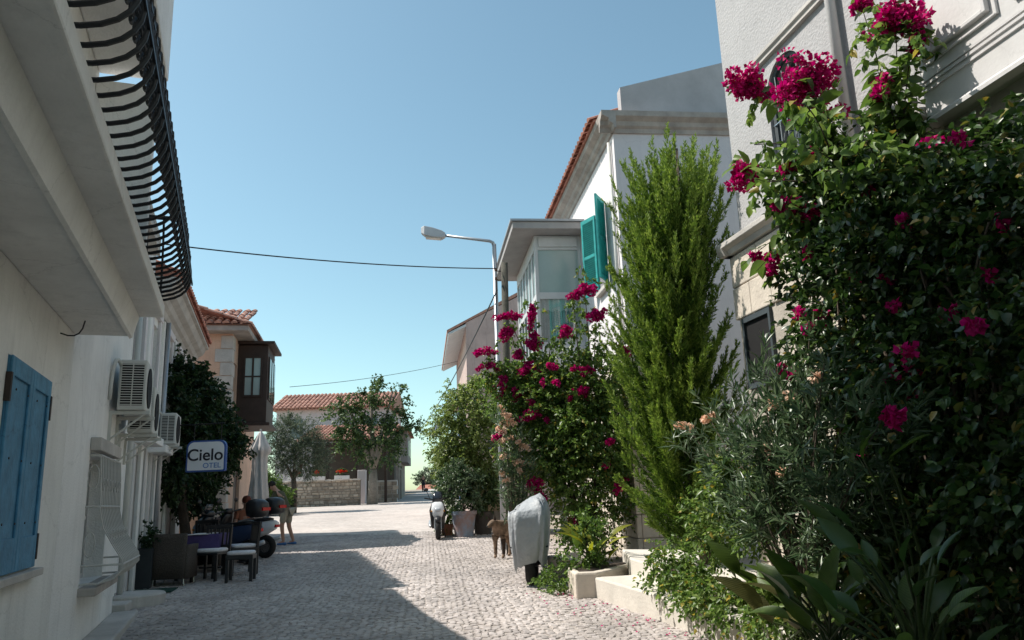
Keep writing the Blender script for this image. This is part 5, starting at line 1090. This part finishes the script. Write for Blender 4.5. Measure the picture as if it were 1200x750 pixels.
# wicker armchair, back towards us
wc = thing('wicker_armchair', 'brown wicker armchair with metal feet seen from behind', 'armchair', (-5.66,13.15,gz(13.1)), R(4))
q = MB(); q.loft([[(a,-.26+b+.06*(1-z/.9)*0,z) for a,b in ell(18,hw,.045,4)] for z,hw in ((.12,.245),(.45,.26),(.75,.275),(.82,.27))]); q.build('backrest', M_wicker, wc, smooth=True)
for s in (-1,1):
    q = MB(); q.loft([[(s*.26+a,b,z) for a,b in ell(14,.04,.27,4)] for z in (.12,.4,.60,.64)]); q.build('arm', M_wicker, wc, smooth=True)
    for y in (-.24,.24): q = MB(); q.tube([(s*.23,y,.14),(s*.25,y,0)], .013, 6); q.build('foot', M_chrome, wc)
MB().box(-.22,.22,-.22,.26,.3,.42).build('seat', M_wicker, wc, bevel=.02)
wc2 = copy_tree(wc); wc2.location = (-5.75,14.9,gz(14.9)); wc2.rotation_euler = (0,0,R(176)); wc2['label'] = 'brown wicker armchair across the table, under the vine'
wc['group'] = wc2['group'] = 'wicker armchairs'
tb = thing('cafe_table', 'small cafe table under a purple cloth with white runner', 'table', (-5.55,13.95,gz(13.9)), R(6))
MB().box(-.36,.36,-.36,.36,.70,.735).build('top', M_black, tb, bevel=.006)
for x in (-.3,.3):
    for y in (-.3,.3): MB().box(x-.025,x+.025,y-.025,y+.025,0,.70).build('leg', M_black, tb)
q = MB(); n = 24; per = [(-.38,-.38),(.38,-.38),(.38,.38),(-.38,.38)]; V = []; ring = []
for s in range(4):
    for k in range(12):
        t = k/12; a,b = per[s],per[(s+1)%4]; ring.append((a[0]+(b[0]-a[0])*t, a[1]+(b[1]-a[1])*t))
q.loft([[(x*(1+dx),y*(1+dx),z+(.015*math.sin(i*1.3) if z < .7 else 0)) for i,(x,y) in enumerate(ring)] for z,dx in ((.50,.04),(.6,.025),(.735,.0),(.742,-.02))]); q.build('tablecloth', mat('purple_cloth', (.07,.05,.15), .9, .15, 20), tb)
MB().box(-.15,.2,-.42,.30,.744,.752).build('runner', M_cloth, tb)
tb2 = copy_tree(tb); tb2.location = (-5.9,16.6,gz(16.6)); tb2.rotation_euler = (0,0,R(20)); tb2['label'] = 'farther cafe table with purple cloth behind the dark scooter'; tb['group'] = tb2['group'] = 'cafe tables'
# parasol folded
um = thing('parasol', 'folded cream parasol standing by the peach house', 'parasol', (-6.15,18.7,gz(18.7)))
q = MB(); q.tube([(0,0,0),(0,0,2.85)], .025, 8); q.build('pole', M_paint, um)
q = MB(); q.lathe([(.25,0),(.25,.06),(.06,.1),(.05,.3)], (0,0,0), 16); q.build('base', M_conc, um, smooth=False)
rings = []; n = 40
for z,r_,fl in ((.95,.235,.055),(1.3,.20,.05),(1.7,.165,.04),(2.05,.15,.03),(2.2,.155,.03),(2.28,.21,.04),(2.34,.235,.04),(2.45,.19,.03),(2.6,.12,.015),(2.75,.05,.005),(2.8,.015,0)):
    rings.append([(math.cos(2*math.pi*k/n)*(r_+fl*math.sin(8*2*math.pi*k/n+z*2)), math.sin(2*math.pi*k/n)*(r_+fl*math.sin(8*2*math.pi*k/n+z*2)), z) for k in range(n)])
q = MB(); q.loft(rings); q.build('canopy', M_cloth, um, smooth=True)
# hanging sign
sg = thing('hanging_sign', 'white hanging sign lettered Cielo Otel with blue border', 'sign', (-5.52,13.9,2.24), R(-4))
def rounded(hw, hh, r_, n=6):
    out = []
    for cx,cy,a0 in ((hw-r_,hh-r_,0),(-hw+r_,hh-r_,90),(-hw+r_,-hh+.02,180),(hw-r_,-hh+.02,270)):
        rr2 = r_ if cy > 0 else .02
        cxx = cx if cy > 0 else math.copysign(hw-.02, cx)
        for k in range(n+1): t = R(a0+90*k/n); out.append((cxx+rr2*math.cos(t), cy+rr2*math.sin(t)+hh))
    return out
q = MB(); q.prism(rounded(.36,.275,.12), 'y', -.035, .035); q.build('border', mat('sign_blue', (.04,.10,.32), .4, .05), sg)
q = MB(); q.prism([(x*.92,(z-.275)*.9+.275) for x,z in rounded(.36,.275,.12)], 'y', -.041, .041); q.build('face', mat('sign_white', (.72,.74,.78), .4, .05), sg)
def text(parent, s, size, loc, material, name, off=0.0, sx=1.0):
    cu_ = bpy.data.curves.new(name, 'FONT'); cu_.body = s; cu_.size = size; cu_.align_x = 'CENTER'; cu_.extrude = .003; cu_.offset = off
    t = bpy.data.objects.new(name, cu_); COL.objects.link(t); bpy.context.view_layer.update()
    me = bpy.data.meshes.new_from_object(t.evaluated_get(bpy.context.evaluated_depsgraph_get())); bpy.data.objects.remove(t); me.materials.clear(); me.materials.append(material)
    o = bpy.data.objects.new(name, me); COL.objects.link(o); o.parent = parent; o.location = loc; o.rotation_euler = (R(90),0,0); o.scale = (sx,1,1); return o
text(sg, 'Cielo', .29, (-.01,-.045,.20), mat('sign_black', (.015,.018,.03), .5), 'lettering', .0035, 1.05)
text(sg, 'OTEL', .125, (.12,-.045,.065), mat('sign_midblue', (.10,.22,.50), .5), 'small_lettering', .001, 1.1)
q = MB(); q.tube([(-.25,0,.55),(-.25,.0,.85)], .008, 5); q.tube([(.25,0,.55),(.25,0,.85)], .008, 5); q.build('hangers', M_iron, sg, kind='stuff')
q = MB(); q.tube([(.3,0,.85),(-.75,.1,.85)], .014, 6); q.build('bracket', M_iron, sg)
# green mat, round step, planter box by the wall
q = MB(); q.obox((-5.62,12.35,gz(12.35)+.03), (.62,.55,.02), R(13)); o = q.build('doormat', mat('green_mat', (.02,.06,.045), 1, .2, 30, .5, 80)); tag(o, 'dark green doormat on the cobbles by the wicker armchair', 'mat')
q = MB(); q.lathe([(.42,-.2),(.42,.14),(.40,.16)], (-5.35,11.15,gz(11.1)), 26); q.obox((-5.35,10.5,gz(10.5)-.05), (.5,.5,.36), RB); o = q.build('door_step', M_conc2, bevel=.012); tag(o, 'rounded concrete door step against the white house', 'step')
o['kind'] = 'thing'
pb_ = thing('planter_box', 'dark wooden planter with a leafy plant beside the wicker armchair', 'planter', (-6.05,13.0,gz(13.0)), RB-R(90))
q = MB(); q.box(-.12,.12,-.3,.3,0,.62); q.build('box', mat('dark_slate_box', (.04,.045,.05), .8, .2, 5), pb_, bevel=.01)
g = np.random.default_rng(61); foliage('crown', L_vine, pb_, [((0,0,.75),(.14,.28,.16),1)], 90, 10, .16, .06, .04, g)

# air conditioners on the left wall
def aircon(label, u, v0, z, parent_rz=RA, o0=(-1.42,0), L=.78, Hh=.58, D_=.29):
    wx = o0[0]+math.cos(parent_rz)*u; wy = o0[1]+math.sin(parent_rz)*u
    a = thing('air_conditioner', label, 'air conditioner', (wx,wy,z), parent_rz, 'outdoor air conditioner units')
    q = MB(); q.box(0,L,-v0-D_,-v0,0,Hh); q.build('casing', M_acw, a, bevel=.015)
    q = MB(); q.box(-.004,.002,-v0-D_+.03,-v0-.03,.05,Hh-.05); back = q.build('coil', M_darkhole, a)
    for k in range(17): z_ = .06+k*(Hh-.12)/16; MB().box(-.012,-.002,-v0-D_+.03,-v0-.03,z_-.004,z_+.005).build('slat', M_acw, a)
    MB().box(-.014,-.001,-v0-D_/2-.006,-v0-D_/2+.006,.05,Hh-.05).build('rib', M_acw, a)
    q = MB(); q.lathe([(.24,-v0-D_-.012),(.24,-v0-D_-.0),(.02,-v0-D_-.0),(.02,-v0-D_-.015)], (L*.42,0,Hh/2), 20, 'y'); q.build('fan_grille', M_darkhole, a)
    for x in (.08,L-.08):
        q = MB(); q.box(x-.02,x+.02,-v0-D_-.05,0,-.045,-.004); q.box(x-.02,x+.02,-.03,0,-.35,-.045); q.tube([(x,-.02,-.33),(x,-v0-D_,-.04)], .012, 5); q.build('bracket', M_acw, a)
    q = MB(); q.tube(bez((.02,-v0-.02,.5),(-.10,-.02,.75),(-.12,-.02,.1),8), .022, 6); q.build('pipe', M_acw, a, smooth=True)
    return a
aircon('air conditioner with slatted side nearest the balcony', 9.25, .08, 2.73)
aircon('second air conditioner close behind the slatted one', 10.15, .10, 2.55)
aircon('small air conditioner beside the dark vine', 3.3, .14, 2.72, RB, (Bo.x,Bo.y), .7, .54, .26)

# pots by the white scooter, vine trunk, planter with cannas
def pot(label, loc, r_, h, cm, fol, leaf, n, sz, seed, stem_h):
    p = thing('potted_plant', label, 'plant', loc, 0, 'potted plants'); gg = np.random.default_rng(seed)
    q = MB(); q.lathe([(r_*.72,0),(r_*.95,h*.85),(r_*1.05,h*.86),(r_*1.05,h),(r_*.9,h),(r_*.88,h-.05)], (0,0,0), 20); q.build('pot', cm, p, smooth=False)
    foliage('crown', leaf, p, fol, n, 11, .25, sz[0], sz[1], gg, up=.3)
    q = MB(); q.tube([(0,0,h-.05),(.02,0,h+stem_h)], .02, 6); q.build('stem', M_bark, p)
    q = MB(); q.lathe([(r_*.88,h-.08),(r_*.5,h-.04)], (0,0,0), 14); q.build('soil', M_soil, p); return p
pot('shrub in a painted blue and terracotta pot beside the scooter', (-1.45,20.85,gz(20.8)), .33, .66, mat('blue_terracotta_pot', (.20,.30,.40), .8, .3, 3, col2=(.45,.24,.17)), [((0,0,1.2),(.45,.45,.5),1),((-.25,-.05,1.5),(.3,.3,.35),.6)], L_ole, 420, (.075,.04), 1, .4)
pot('dark potted shrub behind the blue pot against the ochre wall', (-.98,21.4,gz(21.4)), .3, .6, mat('dark_pot', (.08,.07,.065), .8, .2, 4), [((0,0,1.1),(.38,.38,.45),1)], L_tree, 300, (.075,.045), 2, .4)
pot('low light green plant with red blooms just behind the scooter', (-1.95,21.5,gz(21.5)), .18, .3, mat('terracotta_pot', (.42,.2,.13), .85, .2, 5), [((0,0,.6),(.22,.22,.35),1)], L_light, 170, (.07,.035), 3, .2)
pb2 = thing('planter_bed', 'low cream masonry planter beside the ledge', 'planter', (.98,11.0,gz(11)), 0)
q = MB(); q.add([(-.30,-.73,-.05),(-.02,-.73,-.05),(.80,.55,-.05),(.72,.75,-.05),(-.35,.1,-.05)]+[(-.30,-.73,.30),(-.02,-.73,.30),(.80,.55,.30),(.72,.75,.30),(-.35,.1,.30)], [(0,1,2,3,4)[::-1],(5,6,7,8,9)]+[(i,(i+1)%5,5+(i+1)%5,5+i) for i in range(5)]); q.build('masonry', M_stone, pb2, bevel=.025)
q = MB(); q.add([(-.24,-.6,.304),(-.06,-.6,.304),(.66,.55,.304),(.6,.62,.304),(-.28,.08,.304)], [(0,1,2,3,4)]); q.build('soil', M_soil, pb2)
for dx,dy,lb in ((-.62,.95,'cream edging block nearest the masonry planter'),(-.75,1.5,'cream edging block directly behind the covered motorcycle'),(-.55,2.1,'cream edging block deepest under the bougainvillea')):
    q = MB(); q.obox((.98+dx+.35,11.0+dy,gz(11+dy)+.14), (.22,.4,.34), R(20)); o = q.build('edging_block', M_stone, bevel=.02); tag(o, lb, 'block', 'cream edging blocks')
g = np.random.default_rng(91)
canna('canna', 'yellow-leaved canna growing in the low masonry planter', (1.0,10.95,gz(11)+.28), 15, .36, .12, [L_cannay,L_canna,L_cannay], g, .6, .35)
b0 = (.85,10.9,gz(11)+.2); TC = thing('ground_creeper', 'light green creeper spilling from the planter onto the cobbles', 'creeper', b0)
foliage('crown', L_light, TC, [((.62,10.9,.55),(.25,.3,.15),1),((.8,11.1,.85),(.25,.3,.28),.9),((.5,11.1,.45),(.2,.3,.1),.5),((.95,11.3,1.15),(.2,.25,.3),.5)], 330, 9, .2, .055, .035, g, up=.1, base=b0)
q = MB(); q.tube([(0,0,0),(-.2,0,.2),(-.3,0,.2)], .012, 5); q.build('stem', M_bark, TC)
# flower boxes on the stone wall
for k,(x,lab) in enumerate(((-13.6,'pale flower box with red geraniums, first from the parasol'),(-12.25,'pale flower box with red geraniums in the middle of the stone wall'),(-10.75,'pale flower box with red geraniums nearest the mulberry'))):
    f = thing('flower_box', lab, 'flower box', (x,48.15,gz(48)+1.56), R(3), 'flower boxes on the stone wall')
    MB().box(-.45,.45,-.12,.12,0,.24).build('box', M_cloth, f, bevel=.015)
    foliage('crown', L_tree, f, [((0,0,.4),(.4,.15,.18),1)], 70, 9, .15, .07, .05, g); cluster('flower_cluster', F_red, f, (0,-.05,.52), .3, .1, g, (0,0,0), 1.0, .06)
# fallen bracts
pts = np.array([[x,y,gz(y)+.035] for x,y in zip(.9+g.random(60)*1.0-.3+0, 7.6+g.random(60)*3.2)]); pts[:,0] = np.array([xr(y) for y in pts[:,1]])-.05-np.abs(g.normal(size=60))*.35
V,T = leaf_arrays(pts, g.normal(size=(60,3))*np.array([1,1,.1]), np.tile([0,0,1.],(60,1)), .035*np.ones(60), .03*np.ones(60)); o = tri_mesh('fallen_petals', V, T, F_mag, None); tag(o, 'scattered fallen magenta petals on the cobbles', 'petals', kind='stuff')

# ------------------------------------------------------------------ people
def skin_mesh(name, joints, edges, material, parent, root=0, sub=2):
    bm = bmesh.new(); sl = bm.verts.layers.skin.verify(); vs_ = []
    for (x,y,z,r_) in joints:
        v = bm.verts.new((x,y,z)); rr3 = r_ if isinstance(r_,tuple) else (r_,r_); v[sl].radius = rr3; vs_.append(v)
    vs_[root][sl].use_root = True
    for a,b in edges: bm.edges.new((vs_[a],vs_[b]))
    me = bpy.data.meshes.new(name); bm.to_mesh(me); bm.free(); me.materials.append(material)
    o = bpy.data.objects.new(name, me); COL.objects.link(o); o.parent = parent
    k = o.modifiers.new('skin','SKIN'); k.use_smooth_shade = True; s = o.modifiers.new('sub','SUBSURF'); s.levels = sub; s.render_levels = sub; return o
def person(label, loc, rz, J, shirt, lower, hairmat, shoe, long_legs=False):
    """J: joint name -> point; body one skin, clothes and hair as children of the person"""
    p = thing('person', label, 'person', loc, rz)
    names = ['pelvis','waist','chest','neck','head0','head1','shL','elL','wrL','haL','shR','elR','wrR','haR','hipL','knL','anL','toL','hipR','knR','anR','toR']
    rad = dict(pelvis=(.14,.11),waist=(.125,.10),chest=(.15,.11),neck=.055,head0=.075,head1=.085,shL=.058,elL=.043,wrL=.03,haL=.036,shR=.058,elR=.043,wrR=.03,haR=.036,hipL=.085,knL=.058,anL=.04,toL=.04,hipR=.085,knR=.058,anR=.04,toR=.04)
    ix = {n_:i for i,n_ in enumerate(names)}; js = [(*J[n_],rad[n_]) for n_ in names]
    E_ = [('pelvis','waist'),('waist','chest'),('chest','neck'),('neck','head0'),('head0','head1'),('chest','shL'),('shL','elL'),('elL','wrL'),('wrL','haL'),('chest','shR'),('shR','elR'),('elR','wrR'),('wrR','haR'),('pelvis','hipL'),('hipL','knL'),('knL','anL'),('anL','toL'),('pelvis','hipR'),('hipR','knR'),('knR','anR'),('anR','toR')]
    skin_mesh('body', js, [(ix[a],ix[b]) for a,b in E_], M_skin, p)
    def sub_(name, ns, ed, material, grow, cut={}):
        jj = []
        for n_ in ns:
            pt = Vector(J[n_]); 
            if n_ in cut: q_,t = cut[n_]; pt = Vector(J[q_]).lerp(pt,t)
            r_ = rad[n_]; jj.append((*pt,tuple(a+grow for a in r_) if isinstance(r_,tuple) else r_+grow))
        skin_mesh(name, jj, [(ns.index(a),ns.index(b)) for a,b in ed], material, p)
    sub_('shirt', ['waist','pelvis','chest','neck','shL','elL','shR','elR'], [('waist','pelvis'),('waist','chest'),('chest','neck'),('chest','shL'),('shL','elL'),('chest','shR'),('shR','elR')], shirt, .02, {'elL':('shL',.7),'elR':('shR',.7),'neck':('chest',.55)})
    ns = ['pelvis','hipL','knL','hipR','knR']; cut = {'knL':('hipL',.9),'knR':('hipR',.9)}; ed = [('pelvis','hipL'),('hipL','knL'),('pelvis','hipR'),('hipR','knR')]
    if long_legs: ns += ['anL','anR']; ed += [('knL','anL'),('knR','anR')]; cut = {}
    sub_('trousers', ns, ed, lower, .025, cut)
    h0,h1 = Vector(J['head0']),Vector(J['head1']); c = h0.lerp(h1,.75); up_ = (h1-h0).normalized(); f_ = Vector(J.get('face',(1,0,0)))
    q = MB(); q.lathe([(.02,.105),(.07,.085),(.098,.035),(.1,-.02),(.07,-.06)], (0,0,0), 12); ho = q.build('hair', hairmat, p, smooth=True); ho.location = c-f_*.018+up_*.03; ho.rotation_euler = up_.to_track_quat('Z','Y').to_euler()
    for s in ('L','R'):
        a,t = Vector(J['an'+s]),Vector(J['to'+s]); q = MB(); d_ = (t-a); d_.z = 0; d_.normalize(); q.loft([[tuple(a+d_*x+Vector((-d_.y,d_.x,0))*u_+Vector((0,0,-a.z+.04+v_))) for u_,v_ in ell(8,w_,h_,3)] for x,w_,h_ in ((-.07,.035,.035),(0,.045,.04),(.1,.048,.032),(.17,.03,.02))]); q.build('shoe', shoe, p, smooth=True)
    face_c = h0.lerp(h1,.45)+f_*.085; side = up_.cross(f_).normalized()
    q = MB(); q.obox((0,0,0),(.03,.024,.035)); no = q.build('nose', M_skin, p, bevel=.008); no.location = face_c
    for s in (-1,1):
        q = MB(); q.lathe([(.004,-.004),(.012,0),(.004,.004)], (0,0,0), 8, 'x'); e_ = q.build('eye', M_hair, p); e_.location = face_c+side*.034*s+up_*.03-f_*.012
        q = MB(); q.obox((0,0,0),(.035,.015,.055)); e_ = q.build('ear', M_skin, p, bevel=.006); e_.location = h0.lerp(h1,.45)+side*.088*s
    return p
bend = dict(pelvis=(0,0,.90),waist=(.06,0,1.02),chest=(.20,0,1.24),neck=(.31,0,1.37),head0=(.38,0,1.42),head1=(.45,0,1.50),shL=(.22,.17,1.28),elL=(.36,.22,1.05),wrL=(.52,.18,.90),haL=(.58,.17,.84),shR=(.22,-.17,1.28),elR=(.38,-.22,1.06),wrR=(.54,-.17,.92),haR=(.60,-.16,.86),
            hipL=(-.01,.09,.84),knL=(.05,.11,.48),anL=(-.02,.12,.09),toL=(.12,.13,.05),hipR=(-.01,-.09,.84),knR=(-.02,-.11,.47),anR=(-.16,-.12,.09),toR=(-.02,-.13,.05),face=(.8,0,-.5))
person('man in olive t-shirt and khaki shorts bending over beside the parasol', (-5.95,20.3,gz(20.3)), R(165), bend, mat('olive_tshirt', (.09,.09,.055), .95, .12, 12), mat('khaki_shorts', (.38,.34,.27), .95, .1, 12), M_hair, mat('blue_sandal', (.05,.14,.32), .7))
sit = dict(pelvis=(0,0,.50),waist=(.0,0,.66),chest=(.04,0,.90),neck=(.06,0,1.04),head0=(.08,0,1.10),head1=(.10,0,1.20),shL=(.04,.17,.95),elL=(.12,.23,.70),wrL=(.33,.18,.70),haL=(.41,.16,.70),shR=(.04,-.17,.95),elR=(.12,-.23,.70),wrR=(.33,-.18,.70),haR=(.41,-.16,.70),
           hipL=(.05,.09,.49),knL=(.42,.11,.50),anL=(.44,.11,.09),toL=(.57,.11,.05),hipR=(.05,-.09,.49),knR=(.42,-.11,.50),anR=(.44,-.11,.09),toR=(.57,-.11,.05),face=(1,0,0))
person('seated guest with reddish hair and terracotta top at the cafe', (-6.1,17.75,gz(17.7)), R(-70), sit, mat('terracotta_top', (.32,.12,.07), .95), mat('dark_trousers', (.03,.03,.04), .95), mat('auburn_hair', (.12,.03,.015), .7), M_black, True)
seat2 = copy_tree(wc); seat2.location = (-6.1,17.75,gz(17.7)+.0); seat2.rotation_euler = (0,0,R(20+180)); seat2['label'] = 'wicker armchair holding the seated guest'; 
stand = dict(pelvis=(0,0,.93),waist=(0,0,1.06),chest=(0,0,1.32),neck=(0,0,1.48),head0=(.01,0,1.55),head1=(.02,0,1.66),shL=(0,.18,1.38),elL=(-.03,.23,1.10),wrL=(.04,.24,.86),haL=(.06,.24,.78),shR=(0,-.18,1.38),elR=(-.03,-.23,1.10),wrR=(.04,-.24,.86),haR=(.06,-.24,.78),
           hipL=(0,.09,.87),knL=(.06,.10,.49),anL=(.12,.10,.09),toL=(.25,.10,.05),hipR=(0,-.09,.87),knR=(-.02,-.10,.49),anR=(-.16,-.10,.10),toR=(-.04,-.10,.05),face=(1,0,0))
person('distant walker in dark clothes near the overhanging house', (-9.6,80,gz(80)), R(-95), stand, mat('charcoal_top', (.03,.03,.035), .95), mat('dark_trousers', (.03,.03,.04)), M_hair, M_black, True)
person('distant walker in a green top on the sunny side of the street', (-6.2,62.5,gz(62.5)), R(80), stand, mat('green_top', (.05,.22,.08), .95), mat('grey_trousers', (.16,.16,.17), .95), M_hair, M_black, True)

# ------------------------------------------------------------------ dog beside the covered motorcycle
dg = thing('dog', 'tan and dark brown dog standing half behind the covered motorcycle', 'dog', (-.30,15.35,gz(15.4)), R(-118))
M_fur = mat('tan_fur', (.30,.21,.15), .95, .35, 7, .5, 60, col2=(.10,.07,.05)); M_furd = mat('dark_brown_fur', (.05,.035,.028), .95, .3, 9, .5, 60)
dj = [(-.30,0,.56,(.125,.13)),(-.05,0,.55,(.135,.15)),(.18,0,.56,(.14,.165)),(.30,0,.63,(.09,.10)),(.40,0,.67,(.075,.08)),(.47,0,.665,(.07,.07)),(.56,0,.63,(.04,.04)),(.61,0,.615,(.03,.03)),
      (.20,.08,.44,.06),(.19,.085,.27,.038),(.20,.085,.06,.03),(.25,.085,.03,.036),(.20,-.08,.44,.06),(.21,-.085,.27,.038),(.20,-.085,.06,.03),(.25,-.085,.03,.036),
      (-.32,.09,.46,.085),(-.26,.095,.33,.05),(-.40,.095,.20,.034),(-.36,.095,.05,.03),(-.31,.095,.03,.036),(-.32,-.09,.46,.085),(-.26,-.095,.33,.05),(-.40,-.095,.20,.034),(-.36,-.095,.05,.03),(-.31,-.095,.03,.036),
      (-.42,0,.60,.04),(-.55,0,.50,.028),(-.62,0,.38,.018)]
de = [(0,1),(1,2),(2,3),(3,4),(4,5),(5,6),(6,7),(2,8),(8,9),(9,10),(10,11),(2,12),(12,13),(13,14),(14,15),(0,16),(16,17),(17,18),(18,19),(19,20),(0,21),(21,22),(22,23),(23,24),(24,25),(0,26),(26,27),(27,28)]
skin_mesh('body', dj, de, M_fur, dg, root=1)
for s_ in (-1,1):
    skin_mesh('stocking', [(.20,s_*.085,.40,.055),(.195,s_*.088,.27,.043),(.20,s_*.088,.08,.034)], [(0,1),(1,2)], M_furd, dg)
    q = MB(); q.loft([[(.44+.03*k,s_*(.055+.02*k)+a*.03*(1-.8*k),.73+.07*k+b*.012) for a,b in ell(8,1,1,2)] for k in (0,.5,1)]); q.build('ear', M_furd, dg, smooth=True)
    q = MB(); q.lathe([(.004,-.006),(.011,0),(.004,.006)], (.535,s_*.035,.672), 8, 'x'); q.build('eye', M_black, dg)
q = MB(); q.lathe([(.006,-.012),(.018,0),(.008,.012)], (.635,0,.62), 8, 'x'); q.build('nose', M_black, dg)
